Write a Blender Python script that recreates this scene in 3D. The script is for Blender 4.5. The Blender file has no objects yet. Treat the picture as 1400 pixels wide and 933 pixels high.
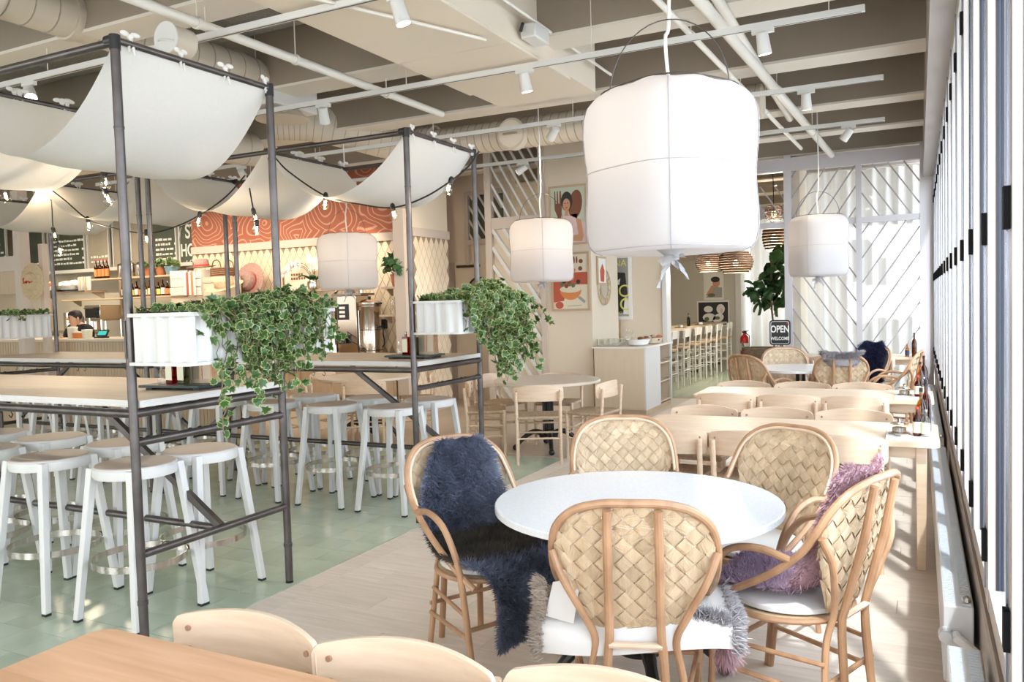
import bpy, math, random
from mathutils import Vector, Matrix
random.seed(11)
PI = math.pi
SC = bpy.context.scene
COL = SC.collection
# ------------------------------------------------------------------ camera
CAM_H = 1.53
FPX, YAW, PIT, ROL = 1106.7, 0.4662, 0.04684, -0.02803
_f = Vector((-math.sin(YAW)*math.cos(PIT), math.cos(YAW)*math.cos(PIT), -math.sin(PIT)))
_r0 = Vector((math.cos(YAW), math.sin(YAW), 0)); _u0 = _r0.cross(_f)
_r = _r0*math.cos(ROL)+_u0*math.sin(ROL); _u = -_r0*math.sin(ROL)+_u0*math.cos(ROL)
cd = bpy.data.cameras.new('camera'); cam = bpy.data.objects.new('camera', cd); COL.objects.link(cam)
cd.sensor_width = 36; cd.lens = FPX/1400*36; cd.clip_start = .05; cd.clip_end = 200
cam.matrix_world = Matrix(((_r.x,_u.x,-_f.x,0),(_r.y,_u.y,-_f.y,0),(_r.z,_u.z,-_f.z,CAM_H),(0,0,0,1)))
SC.camera = cam
def at(px, py, Y=None, X=None, Z=None):
    """world point on a plane of known depth behind a pixel of the 1400x933 frame"""
    d = _f+_r*((px-700)/FPX)-_u*((py-466.5)/FPX)
    t = Y/d.y if Y is not None else (X/d.x if X is not None else (Z-CAM_H)/d.z)
    return Vector((0,0,CAM_H))+d*t
# ------------------------------------------------------------------ world, sun, exposure
W = bpy.data.worlds.new('World'); SC.world = W; W.use_nodes = True
bg = W.node_tree.nodes['Background']; bg.inputs[0].default_value = (.93,.965,1,1); bg.inputs[1].default_value = 7.4
sd = bpy.data.lights.new('sun','SUN'); sd.energy = 7.5; sd.angle = math.radians(2.5); sd.color = (1,.95,.87)
sun = bpy.data.objects.new('sun', sd); COL.objects.link(sun)
sun.rotation_euler = Vector((-.26,.50,-.80)).to_track_quat('-Z','Y').to_euler()
def portal(loc, rot, sx, sy):
    l = bpy.data.lights.new('daylight_portal','AREA'); l.shape = 'RECTANGLE'; l.size = sx; l.size_y = sy
    l.cycles.is_portal = True
    o = bpy.data.objects.new('daylight_portal', l); COL.objects.link(o); o.location = loc; o.rotation_euler = rot
portal((.42,4.2,1.8),(0,math.radians(90),0),2.7,17.5)
portal((-6,-3.35,1.9),(math.radians(90),0,0),18,3.6)
SC.view_settings.view_transform = 'Standard'; SC.view_settings.look = 'None'
SC.view_settings.exposure = 0.17; SC.view_settings.gamma = 1.0; SC.view_settings.use_curve_mapping = False
SC.cycles.use_denoising = True; SC.cycles.max_bounces = 10; SC.cycles.diffuse_bounces = 5
SC.cycles.transparent_max_bounces = 24; SC.cycles.sample_clamp_indirect = 8; SC.cycles.caustics_reflective = False; SC.cycles.caustics_refractive = False
# ------------------------------------------------------------------ materials
MATS = {}
def nodes(name):
    m = bpy.data.materials.new(name); m.use_nodes = True; MATS[name] = m
    nt = m.node_tree; return m, nt, nt.nodes['Principled BSDF']
def mat(name, col, rough=.6, metal=0, var=0, vscale=8, stretch=(1,1,1), bump=0, bscale=None, col2=None, emit=None, es=0, alpha=None, spec=None, coat=0, objvar=0):
    m, nt, b = nodes(name)
    c = tuple(col)+(1,)
    b.inputs['Base Color'].default_value = c; b.inputs['Roughness'].default_value = rough; b.inputs['Metallic'].default_value = metal
    if spec is not None: b.inputs['Specular IOR Level'].default_value = spec
    if coat: b.inputs['Coat Weight'].default_value = coat
    if emit: b.inputs['Emission Color'].default_value = tuple(emit)+(1,); b.inputs['Emission Strength'].default_value = es
    last = None
    if var or bump or col2:
        tc = nt.nodes.new('ShaderNodeTexCoord'); mp = nt.nodes.new('ShaderNodeMapping'); mp.inputs['Scale'].default_value = stretch
        nt.links.new(tc.outputs['Object'], mp.inputs[0])
        if objvar:
            oi = nt.nodes.new('ShaderNodeObjectInfo'); ml = nt.nodes.new('ShaderNodeMath'); ml.operation = 'MULTIPLY'; ml.inputs[1].default_value = 37
            nt.links.new(oi.outputs['Random'], ml.inputs[0]); nt.links.new(ml.outputs[0], mp.inputs['Location'])
        n = nt.nodes.new('ShaderNodeTexNoise'); n.inputs['Scale'].default_value = vscale; n.inputs['Detail'].default_value = 5
        nt.links.new(mp.outputs[0], n.inputs['Vector'])
        if var or col2:
            r = nt.nodes.new('ShaderNodeValToRGB'); r.color_ramp.elements[0].position = .3; r.color_ramp.elements[1].position = .7
            lo = tuple(x*(1-var) for x in col) if not col2 else tuple(col2)
            r.color_ramp.elements[0].color = lo+(1,); r.color_ramp.elements[1].color = c
            nt.links.new(n.outputs['Fac'], r.inputs[0]); last = r.outputs[0]
        if bump:
            n2 = n
            if bscale:
                n2 = nt.nodes.new('ShaderNodeTexNoise'); n2.inputs['Scale'].default_value = bscale; nt.links.new(mp.outputs[0], n2.inputs['Vector'])
            bp = nt.nodes.new('ShaderNodeBump'); bp.inputs['Strength'].default_value = bump; bp.inputs['Distance'].default_value = .01
            nt.links.new(n2.outputs['Fac'], bp.inputs['Height']); nt.links.new(bp.outputs[0], b.inputs['Normal'])
    if objvar:
        oi2 = nt.nodes.new('ShaderNodeObjectInfo'); mr = nt.nodes.new('ShaderNodeMapRange'); mr.inputs['To Min'].default_value = 1-objvar; mr.inputs['To Max'].default_value = 1+objvar*.6
        nt.links.new(oi2.outputs['Random'], mr.inputs['Value'])
        hs = nt.nodes.new('ShaderNodeHueSaturation'); nt.links.new(mr.outputs[0], hs.inputs['Value'])
        if last: nt.links.new(last, hs.inputs['Color'])
        else: hs.inputs['Color'].default_value = c
        last = hs.outputs[0]
    if last: nt.links.new(last, b.inputs['Base Color'])
    return m
def cloth(name, col, trans=.45, var=.06, vscale=60):
    m, nt, b = nodes(name); nt.nodes.remove(b)
    d = nt.nodes.new('ShaderNodeBsdfDiffuse'); t = nt.nodes.new('ShaderNodeBsdfTranslucent'); x = nt.nodes.new('ShaderNodeMixShader')
    n = nt.nodes.new('ShaderNodeTexNoise'); n.inputs['Scale'].default_value = vscale; n.inputs['Detail'].default_value = 4
    tc = nt.nodes.new('ShaderNodeTexCoord'); nt.links.new(tc.outputs['Object'], n.inputs['Vector'])
    r = nt.nodes.new('ShaderNodeValToRGB'); r.color_ramp.elements[0].color = tuple(c*(1-var) for c in col)+(1,); r.color_ramp.elements[1].color = tuple(col)+(1,)
    nt.links.new(n.outputs['Fac'], r.inputs[0])
    nt.links.new(r.outputs[0], d.inputs[0]); nt.links.new(r.outputs[0], t.inputs[0]); x.inputs[0].default_value = trans
    nt.links.new(d.outputs[0], x.inputs[1]); nt.links.new(t.outputs[0], x.inputs[2]); nt.links.new(x.outputs[0], nt.nodes['Material Output'].inputs[0])
    return m
def glass(name, tint=(1,1,1), refl=1.0):
    m, nt, b = nodes(name); nt.nodes.remove(b)
    t = nt.nodes.new('ShaderNodeBsdfTransparent'); t.inputs[0].default_value = tuple(tint)+(1,)
    g = nt.nodes.new('ShaderNodeBsdfGlossy'); g.inputs['Roughness'].default_value = .02
    ge = nt.nodes.new('ShaderNodeNewGeometry'); dt = nt.nodes.new('ShaderNodeVectorMath'); dt.operation = 'DOT_PRODUCT'; nt.links.new(ge.outputs['Incoming'], dt.inputs[0]); nt.links.new(ge.outputs['Normal'], dt.inputs[1])
    def M(op, a, b=None):
        n = nt.nodes.new('ShaderNodeMath'); n.operation = op; n.use_clamp = op == 'SUBTRACT'
        for i,q in enumerate((a,b)):
            if q is None: continue
            if isinstance(q,(int,float)): n.inputs[i].default_value = q
            else: nt.links.new(q, n.inputs[i])
        return n.outputs[0]
    sch = M('POWER', M('SUBTRACT',1.0,M('ABSOLUTE',dt.outputs['Value'])), 5.0)   # Schlick reflectance of a thin pane, same from both sides
    fr = M('ADD', M('MULTIPLY',sch,.96), .04); ml_ = M('MULTIPLY',fr,refl)
    class _o: outputs = [ml_]
    ml = _o
    x = nt.nodes.new('ShaderNodeMixShader'); nt.links.new(ml.outputs[0], x.inputs[0]); nt.links.new(t.outputs[0], x.inputs[1]); nt.links.new(g.outputs[0], x.inputs[2])
    nt.links.new(x.outputs[0], nt.nodes['Material Output'].inputs[0]); return m
mat('plank',(.77,.685,.595),.42,var=.18,vscale=3,stretch=(1.2,14,14),objvar=.08,bump=.08,col2=(.66,.565,.475))
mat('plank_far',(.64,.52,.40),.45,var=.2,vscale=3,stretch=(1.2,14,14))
mat('tile_green',(.45,.525,.40),.17,var=.12,vscale=5,objvar=.07)
mat('grout',(.36,.41,.32),.8)
mat('beech',(.70,.54,.39),.4,var=.12,vscale=2.5,stretch=(1.5,18,18),col2=(.62,.46,.32))
mat('beech_y',(.71,.545,.40),.42,var=.1,vscale=2.2,stretch=(2.2,12,20),col2=(.62,.455,.315))
mat('red_beech',(.64,.375,.22),.38,var=.15,vscale=2,stretch=(1.3,14,14),col2=(.50,.275,.145))
mat('red_beech2',(.54,.30,.165),.38,var=.15,vscale=2,stretch=(1.3,14,14),col2=(.46,.245,.13))
mat('dowel',(.36,.20,.12),.5)
mat('cord',(.52,.38,.25),.85,var=.35,vscale=40,stretch=(1,1,1),bump=.5,bscale=120)
mat('bar_top',(.62,.51,.40),.4,var=.1,vscale=2.5,stretch=(1.2,16,16),col2=(.53,.42,.32))
mat('bar_edge',(.62,.60,.56),.45)
mat('steel_pipe',(.14,.122,.115),.36,metal=.8,var=.35,vscale=9)
mat('white_paint',(.66,.65,.62),.35)
mat('white_gloss',(.72,.71,.70),.2)
mat('stool_white',(.66,.645,.62),.35)
mat('stool_seat',(.58,.48,.40),.4,var=.08,vscale=5)
mat('brushed',(.62,.58,.53),.24,metal=1,var=.25,vscale=6,stretch=(14,14,1))
mat('black',(.012,.012,.013),.4)
mat('hinge_black',(.010,.010,.011),.75,spec=.15)
mat('black_iron',(.008,.008,.009),.3,spec=.6)
mat('wall_cream',(.72,.62,.485),.8,var=.03,vscale=2)
mat('wall_grey',(.56,.53,.47),.8)
mat('ceil_taupe',(.30,.245,.19),.9,var=.04,vscale=3)
mat('beam_paint',(.50,.435,.36),.85,var=.04,vscale=3)
mat('box_paint',(.74,.65,.53),.8,var=.03,vscale=2)
mat('acoustic',(.40,.38,.35),.95,var=.4,vscale=90,bump=.6,bscale=160)
mat('duct',(.58,.51,.415),.55,var=.05,vscale=4)
mat('duct_seam',(.36,.31,.25),.6)
mat('pipe_white',(.74,.70,.63),.45)
mat('terrazzo',(.78,.78,.79),.22,var=.12,vscale=120)
mat('bark',(.66,.50,.33),.55,var=.2,vscale=7,stretch=(4,1,1),col2=(.47,.335,.20),bump=.25,bscale=60,objvar=.12)
mat('bark_white',(.70,.66,.60),.55,var=.15,vscale=7,objvar=.1)
mat('cane',(.50,.29,.16),.42,var=.3,vscale=14,stretch=(1,1,.5),col2=(.31,.165,.085))
mat('leather_white',(.72,.695,.67),.45,var=.03,vscale=8)
mat('fur_blue',(.045,.052,.082),.9,col2=(.20,.225,.31),vscale=6)
mat('fur_brown',(.028,.022,.018),.9,col2=(.10,.082,.066),vscale=5)
mat('fur_tan',(.46,.375,.29),.9,col2=(.30,.235,.185),vscale=7)
mat('fur_grey',(.45,.42,.42),.9,col2=(.24,.21,.22),vscale=7)
mat('fur_mauve',(.46,.33,.42),.9,col2=(.30,.20,.285),vscale=6)
mat('fur_pink',(.52,.33,.36),.9,col2=(.38,.22,.25),vscale=6)
mat('fur_navy',(.012,.014,.045),.9,col2=(.035,.045,.12),vscale=5)
cloth('canvas',(.90,.88,.84),.36)
cloth('lantern_cloth',(.56,.55,.56),.38,.03)
cloth('sheer',(.86,.86,.85),.30,.05,8)
mat('seam',(.38,.37,.39),.8)
mat('wire',(.09,.085,.08),.4,metal=.6)
mat('leaf',(.055,.13,.025),.45,var=.5,vscale=30,col2=(.025,.08,.013),objvar=.3)
mat('leaf_pale',(.34,.39,.15),.5,objvar=.2)
mat('leaf_dark',(.035,.11,.03),.4,objvar=.25)
mat('stem',(.16,.13,.06),.7)
mat('zinc_white',(.60,.59,.56),.4)
mat('soil',(.04,.03,.02),.95)
mat('slate',(.03,.05,.045),.35,var=.4,vscale=20)
mat('label_paper',(.72,.70,.52),.7)
mat('bulb_glow',(1,.9,.7),.2,emit=(1,.82,.55),es=4)
mat('filament',(1,.8,.5),.3,emit=(1,.74,.4),es=45)
mat('spot_glow',(1,.95,.85),.3,emit=(1,.93,.82),es=10)
glass('pane',(1,1,1),1.0); glass('pane_blue',(.90,.95,1),1.0)
glass('clear_glass',(.97,.97,.95),1.4); glass('amber_glass',(.75,.42,.06),1.2); glass('brown_glass',(.28,.11,.03),1.2); glass('red_glass',(.42,.05,.03),1.0); glass('green_glass',(.2,.24,.07),1.2)
mat('frame_taupe',(.56,.475,.40),.45)
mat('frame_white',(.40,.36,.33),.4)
mat('frame_lilac',(.55,.515,.52),.4)
mat('slat_lilac',(.36,.325,.34),.45)
mat('gasket',(.012,.013,.02),.35)
mat('outer_frame',(.10,.115,.17),.3)
mat('radiator',(.62,.63,.64),.3)
mat('steel_strip',(.30,.34,.42),.25,metal=.9)
mat('grille',(.60,.66,.72),.3)
mat('underside_lit',(.70,.64,.56),.8)  # lighter tone standing in for floor bounce on the beams
mat('added_wing_shade',(.055,.06,.085),.5,var=.3,vscale=.8)  # shade put into the colour of the added outside wing
mat('added_wall_grey',(.52,.50,.47),.9,var=.15,vscale=.6)
mat('sill_stone',(.25,.19,.15),.5)
mat('tile_diamond',(.74,.61,.45),.3,objvar=.05,var=.03,vscale=3)
mat('tile_grout',(.30,.215,.14),.8)
mat('counter_wood',(.55,.42,.285),.5,var=.12,vscale=3,stretch=(12,12,1))
mat('worktop',(.66,.57,.46),.35)
mat('inox',(.60,.52,.43),.2,metal=1)
mat('inox_dark',(.22,.19,.16),.25,metal=1)
mat('board_green',(.075,.085,.055),.6,var=.25,vscale=4)
mat('board_tan',(.42,.36,.26),.6,var=.25,vscale=2)
mat('chalk',(.82,.82,.72),.7)
mat('straw',(.62,.47,.28),.8,var=.25,vscale=40,bump=.3)
mat('straw_pink',(.42,.26,.22),.85,var=.35,vscale=40,bump=.3)
mat('red_ink',(.55,.05,.03),.6)
mat('terracotta_pot',(.52,.185,.085),.7,var=.1)
mat('poster_wood',(.52,.37,.24),.5)
mat('poster_white',(.80,.78,.73),.5)
mat('extinguisher',(.62,.02,.025),.3)
mat('white_card',(.82,.81,.76),.6)
mat('skin',(.55,.32,.20),.5); mat('hair',(.015,.011,.010),.6); mat('shirt_black',(.012,.012,.014),.8)
mat('teal_screen',(.02,.25,.22),.3,emit=(.05,.8,.7),es=.6)
mat('wicker',(.115,.065,.035),.7,var=.4,vscale=30,bump=.5)
mat('basket',(.20,.13,.07),.8,var=.4,vscale=30,bump=.5)
mat('crate',(.66,.55,.42),.7,var=.12,vscale=4)
mat('ply_white',(.76,.71,.64),.5)
mat('cabinet_birch',(.68,.555,.40),.45,var=.05,vscale=3,stretch=(9,9,1))
mat('blue_dark',(.02,.035,.09),.4)
mat('pavement',(.55,.54,.52),.9)
mat('ceramic_white',(.82,.80,.77),.25)
mat('mirror',(.75,.82,.9),.03,metal=1)
mat('print_red',(.50,.10,.05),.6); mat('print_orange',(.68,.24,.07),.6); mat('print_cream',(.74,.66,.50),.6); mat('print_skin',(.58,.30,.17),.6)
mat('print_brown',(.20,.07,.03),.6); mat('print_pink',(.72,.52,.50),.6); mat('print_sage',(.52,.56,.44),.6); mat('print_dark',(.025,.02,.018),.6)
mat('print_yellow',(.75,.70,.18),.6); mat('print_grey',(.36,.34,.32),.6); mat('print_white',(.80,.78,.74),.6); mat('print_green',(.12,.16,.07),.6); mat('print_blue',(.20,.35,.45),.6)
# terracotta wallpaper with pale line drawing
def wallpaper():
    m, nt, b = nodes('terracotta_paper'); b.inputs['Roughness'].default_value = .8
    tc = nt.nodes.new('ShaderNodeTexCoord'); n = nt.nodes.new('ShaderNodeTexNoise'); n.inputs['Scale'].default_value = 1.5; n.inputs['Detail'].default_value = 1
    nt.links.new(tc.outputs['Object'], n.inputs['Vector'])
    vo = nt.nodes.new('ShaderNodeTexVoronoi'); vo.inputs['Scale'].default_value = 1.5; nt.links.new(tc.outputs['Object'], vo.inputs['Vector'])
    ad = nt.nodes.new('ShaderNodeMath'); ad.operation = 'ADD'; nt.links.new(n.outputs['Fac'], ad.inputs[0]); nt.links.new(vo.outputs['Distance'], ad.inputs[1])
    mu = nt.nodes.new('ShaderNodeMath'); mu.operation = 'MULTIPLY'; mu.inputs[1].default_value = 9; nt.links.new(ad.outputs[0], mu.inputs[0])
    fr = nt.nodes.new('ShaderNodeMath'); fr.operation = 'FRACT'; nt.links.new(mu.outputs[0], fr.inputs[0])
    r = nt.nodes.new('ShaderNodeValToRGB'); e = r.color_ramp.elements
    e[0].position = .68; e[0].color = (.37,.115,.062,1); e[1].position = .74; e[1].color = (.56,.30,.20,1)
    x = e.new(.90); x.color = (.56,.30,.20,1); y = e.new(.97); y.color = (.37,.115,.062,1)
    nt.links.new(fr.outputs[0], r.inputs[0]); nt.links.new(r.outputs[0], b.inputs['Base Color'])
wallpaper()
# ------------------------------------------------------------------ mesh helpers
class MB:
    def __init__(s): s.v = []; s.f = []
    def add(s, vs, fs):
        o = len(s.v); s.v.extend([tuple(p) for p in vs]); s.f.extend([tuple(i+o for i in q) for q in fs]); return s
    def bx(s, x0,x1,y0,y1,z0,z1):
        return s.add([(x0,y0,z0),(x1,y0,z0),(x1,y1,z0),(x0,y1,z0),(x0,y0,z1),(x1,y0,z1),(x1,y1,z1),(x0,y1,z1)],
            [(0,3,2,1),(4,5,6,7),(0,1,5,4),(1,2,6,5),(2,3,7,6),(3,0,4,7)])
    def obox(s, c, sx, sy, sz, M):
        c = Vector(c)
        vs = [c+M@Vector((a*sx/2,b*sy/2,d*sz/2)) for d in (-1,1) for a,b in ((-1,-1),(1,-1),(1,1),(-1,1))]
        return s.add(vs, [(0,3,2,1),(4,5,6,7),(0,1,5,4),(1,2,6,5),(2,3,7,6),(3,0,4,7)])
    def bar(s, a, b, w, h, up=(0,0,1)):
        a = Vector(a); b = Vector(b); d = b-a; L = d.length; d.normalize(); up = Vector(up)
        x = d.cross(up)
        if x.length < 1e-4: x = d.cross(Vector((1,0,0)))
        x.normalize(); z = x.cross(d)
        M = Matrix((x,d,z)).transposed()
        return s.obox((a+b)/2, w, L, h, M)
    def taper(s, a, b, wa, wb):
        a = Vector(a); b = Vector(b)
        vs = [(p.x+sx*w/2, p.y+sy*w/2, p.z) for p,w in ((a,wa),(b,wb)) for sx,sy in ((-1,-1),(1,-1),(1,1),(-1,1))]
        return s.add(vs, [(0,3,2,1),(4,5,6,7),(0,1,5,4),(1,2,6,5),(2,3,7,6),(3,0,4,7)])
    def tube(s, pts, r, n=8, closed=False, cap=True):
        P = [Vector(p) for p in pts]; m = len(P)
        R = r if isinstance(r,(list,tuple)) else [r]*m
        T = []
        for i in range(m):
            a = P[(i-1)%m] if (closed or i>0) else P[i]; b = P[(i+1)%m] if (closed or i<m-1) else P[i]
            t = b-a; T.append(t.normalized() if t.length > 1e-9 else Vector((0,0,1)))
        up = Vector((0,0,1)) if abs(T[0].z) < .9 else Vector((1,0,0))
        x = T[0].cross(up).normalized(); vs = []
        for i in range(m):
            x = (x-T[i]*x.dot(T[i])); x = x.normalized() if x.length > 1e-6 else T[i].orthogonal().normalized()
            y = T[i].cross(x)
            for k in range(n):
                a = 2*PI*k/n; vs.append(P[i]+(x*math.cos(a)+y*math.sin(a))*R[i])
        fs = []
        for i in range(m if closed else m-1):
            j = (i+1)%m
            for k in range(n):
                l = (k+1)%n; fs.append((i*n+k,i*n+l,j*n+l,j*n+k))
        if cap and not closed: fs.append(tuple(range(n-1,-1,-1))); fs.append(tuple((m-1)*n+k for k in range(n)))
        return s.add(vs, fs)
    def lathe(s, prof, n=20, c=(0,0,0), cap=True):
        vs = []; m = len(prof)
        for r,z in prof:
            for k in range(n):
                a = 2*PI*k/n; vs.append((c[0]+r*math.cos(a), c[1]+r*math.sin(a), c[2]+z))
        fs = [(i*n+k,i*n+(k+1)%n,(i+1)*n+(k+1)%n,(i+1)*n+k) for i in range(m-1) for k in range(n)]
        if cap: fs.append(tuple(range(n-1,-1,-1))); fs.append(tuple((m-1)*n+k for k in range(n)))
        return s.add(vs, fs)
    def grid(s, fn, nu, nv, closed_u=False):
        w = nu if closed_u else nu+1
        vs = [fn(i/nu, j/nv) for j in range(nv+1) for i in range(w)]
        fs = [(j*w+i, j*w+(i+1)%w, (j+1)*w+(i+1)%w, (j+1)*w+i) for j in range(nv) for i in range(nu)]
        return s.add(vs, fs)
    def sphere(s, c, rx, ry=None, rz=None, n=12, m=8):
        ry = ry or rx; rz = rz or rx
        vs = [(c[0]+rx*math.sin(PI*j/m)*math.cos(2*PI*k/n), c[1]+ry*math.sin(PI*j/m)*math.sin(2*PI*k/n), c[2]-rz*math.cos(PI*j/m)) for j in range(1,m) for k in range(n)]
        fs = [(j*n+k,j*n+(k+1)%n,(j+1)*n+(k+1)%n,(j+1)*n+k) for j in range(m-2) for k in range(n)]
        o = len(vs); vs += [(c[0],c[1],c[2]-rz),(c[0],c[1],c[2]+rz)]
        fs += [(o,(k+1)%n,k) for k in range(n)]+[(o+1,(m-2)*n+k,(m-2)*n+(k+1)%n) for k in range(n)]
        return s.add(vs, fs)
    def prism(s, poly, a, b, plane='xz'):
        """extrude a 2-D outline between a and b along the remaining axis"""
        n = len(poly)
        mk = {'xz':lambda p,d:(p[0],d,p[1]),'yz':lambda p,d:(d,p[0],p[1]),'xy':lambda p,d:(p[0],p[1],d)}[plane]
        vs = [mk(p,a) for p in poly]+[mk(p,b) for p in poly]
        return s.add(vs, [tuple(range(n-1,-1,-1)), tuple(range(n,2*n))]+[(i,(i+1)%n,n+(i+1)%n,n+i) for i in range(n)])
    def mesh(s, name, m, smooth=True, ang=35):
        me = bpy.data.meshes.new(name); me.from_pydata(s.v, [], s.f)
        if smooth:
            me.polygons.foreach_set('use_smooth', [True]*len(me.polygons)); me.set_sharp_from_angle(angle=math.radians(ang))
        me.materials.append(MATS[m]); me.update(); return me
    def build(s, name, m, parent=None, loc=(0,0,0), smooth=True, bevel=0, ang=35, label=None):
        o = bpy.data.objects.new(name, s.mesh(name, m, smooth, ang)); COL.objects.link(o); o.location = loc
        if parent: o.parent = parent
        if bevel:
            bv = o.modifiers.new('bevel','BEVEL'); bv.width = bevel; bv.segments = 2; bv.limit_method = 'ANGLE'
        if label: o['label'] = label
        return o
def inst(name, me, parent=None, loc=(0,0,0), rot=(0,0,0), scale=(1,1,1)):
    o = bpy.data.objects.new(name, me); COL.objects.link(o); o.location = loc; o.rotation_euler = rot; o.scale = scale
    if parent: o.parent = parent
    return o
def tag(o, label, cat, group=None):
    o['label'] = label; o['category'] = cat
    if group: o['group'] = group
    return o
def thing(name, label, cat, loc=(0,0,0), rz=0, group=None):
    o = bpy.data.objects.new(name, None); COL.objects.link(o); o.location = loc; o.rotation_euler = (0,0,rz); o.empty_display_size = .1
    return tag(o, label, cat, group)
KIDS = {}
def dup(root, label=None, loc=None, rz=None, group=None):
    r = root.copy(); COL.objects.link(r)
    if loc is not None: r.location = loc
    if rz is not None: r.rotation_euler = (0,0,rz)
    if label: r['label'] = label
    if group: r['group'] = group
    if root.name not in KIDS: KIDS[root.name] = [(c, list(c.children)) for c in root.children]
    for ch, gs in KIDS[root.name]:
        c = ch.copy(); COL.objects.link(c); c.parent = r
        for g in gs:
            d = g.copy(); COL.objects.link(d); d.parent = c
    return r
def struct(o): o['kind'] = 'structure'; return o
def stuff(o): o['kind'] = 'stuff'; return o
def arc(c, r, a0, a1, n, f): return [f(c, r, a0+(a1-a0)*i/n) for i in range(n+1)]
def catmull(P, n=6):
    P = [Vector(p) for p in P]; out = []
    for i in range(len(P)-1):
        a = P[i-1] if i else P[0]*2-P[1]; b = P[i]; c = P[i+1]; d = P[i+2] if i+2 < len(P) else P[-1]*2-P[-2]
        for k in range(n):
            t = k/n; out.append(.5*((2*b)+(c-a)*t+(2*a-5*b+4*c-d)*t*t+(3*b-a-3*c+d)*t**3))
    out.append(P[-1]); return out
def text(body, size, m, name, parent, loc, rot=(math.radians(90),0,0), ext=.002, align='CENTER', font_sx=1, bold=0):
    cu = bpy.data.curves.new(name,'FONT'); cu.body = body; cu.size = size; cu.extrude = ext; cu.align_x = align; cu.align_y = 'CENTER'; cu.offset = bold
    tmp = bpy.data.objects.new('tmp', cu); COL.objects.link(tmp)
    dg = bpy.context.evaluated_depsgraph_get(); me = bpy.data.meshes.new_from_object(tmp.evaluated_get(dg))
    bpy.data.objects.remove(tmp); me.materials.clear(); me.materials.append(MATS[m])
    o = inst(name, me, parent, loc, rot, (font_sx,1,1)); return o
# ================================================================== FLOOR
def pix(x, y, z):
    P = Vector((x,y,z-CAM_H)); d = P.dot(_f)
    if d < .2: return None
    return 700+FPX*P.dot(_r)/d, 466.5-FPX*P.dot(_u)/d, d
floor = struct(MB().bx(-18,.32,-3.2,22,-.10,-.011).build('floor','grout',smooth=False))
XB, YG, YC = -3.10, 7.25, 12.2
tile_me = MB().bx(-.0985,.0985,-.0985,.0985,-.011,0).mesh('tile','tile_green',False)
tl = []
def tiles(x0,x1,y0,y1):
    y = y0
    while y+.2 <= y1+1e-6:
        x = x1
        while x-.2 >= x0-1e-6:
            cx, cy = x-.1, y+.1; q = pix(cx,cy,0)
            vis = q and -60 < q[0] < 1460 and 380 < q[1] < 1010
            tl.append((q[2] if vis else 999, cx, cy)); x -= .2
        y += .2
tiles(-12,XB-.01,-1,YG); tiles(-6,-1.8,YC,20.4)
tl.sort(); rest = MB()
for i,(d,x,y) in enumerate(tl):
    if i < 300 and d < 900: inst('floor_tile', tile_me, floor, (x,y,random.uniform(-.0006,.0006)))
    else: rest.bx(x-.0985,x+.0985,y-.0985,y+.0985,-.011,-.0003)
stuff(rest.build('floor_tile_field','tile_green',floor,smooth=False))
plank_mes = {}
def plank(x0,x1,y0,y1,m='plank'):
    k = (round(x1-x0,3),round(y1-y0,3),m)
    if k not in plank_mes:
        a, b = (x1-x0)/2-.0012, (y1-y0)/2-.0012; plank_mes[k] = MB().bx(-a,a,-b,b,-.011,0).mesh('plank',m,False)
    inst('floor_plank', plank_mes[k], floor, ((x0+x1)/2,(y0+y1)/2,random.uniform(-.0005,.0005)))
y = .2; row = 0
while y < YC-.05:
    off = [0,.45,.9,.25,.7][row%5]; x = -2.95
    cuts = [-2.95]+[c for c in (-2.95+off+1.2*k for k in range(-1,4)) if -2.8 < c < .05]+[.18]
    for a,b in zip(cuts,cuts[1:]): plank(a,b,y,min(y+.19,YC))
    y += .19; row += 1
y = .2
while y < YC-.05: plank(XB,-2.95,y,min(y+1.8,YC)); y += 1.8
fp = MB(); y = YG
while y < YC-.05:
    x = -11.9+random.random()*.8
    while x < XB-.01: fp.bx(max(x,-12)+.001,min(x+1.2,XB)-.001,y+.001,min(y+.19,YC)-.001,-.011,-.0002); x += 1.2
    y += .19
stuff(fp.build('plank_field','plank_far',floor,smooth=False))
struct(MB().bx(-6,4,24,24.5,-.2,9).build('wall_added_dimmer','added_wall_grey',smooth=False))  # added beyond the far windows to dim the sky behind the curtains
struct(MB().bx(.42,7,13.3,14,-.2,9).build('wall_added_dark_wing','added_wing_shade',smooth=False))  # added wing, coloured as in shade, darkens the gaps between window stiles
ground = struct(MB().bx(.35,30,-30,50,-.3,-.12).build('ground','pavement',smooth=False))
# ================================================================== CEILING
ZC = 4.0
ceil = struct(MB().bx(-18,.35,-3.2,22,ZC,ZC+.2).build('ceiling','ceil_taupe',smooth=False))
BEAMS = [(-1.7,.3),(.1,.3),(1.95,.3),(3.8,.3),(5.59,.32),(7.23,.32),(9.08,.3),(10.57,.28),(12.1,.34),(14.2,.3),(16.2,.3),(18.2,.3)]
for y0,w in BEAMS:
    bm_ = MB().bx(-17.9,.06,y0,y0+w,3.51,ZC).build('beam','ceil_taupe',ceil,smooth=False); MB().bx(-17.9,.06,y0-.002,y0+w+.002,3.49,3.512).build('beam_lit_underside','underside_lit',bm_,smooth=False)  # thin panel puts the light on the beam bottoms into its colour
for (y0,w),(y1,_) in zip(BEAMS[2:9],BEAMS[3:10]):
    ya, yb = y0+w+.45, y1-.12
    if yb-ya < .3: ya = y0+w+.12
    x = -.35
    while x > -8:
        if not (-3.6 < x-.6 < -1.9): MB().bx(x-1.19,x,ya,yb,ZC-.06,ZC).build('acoustic_panel','acoustic',ceil,smooth=False)
        x -= 1.2
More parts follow.
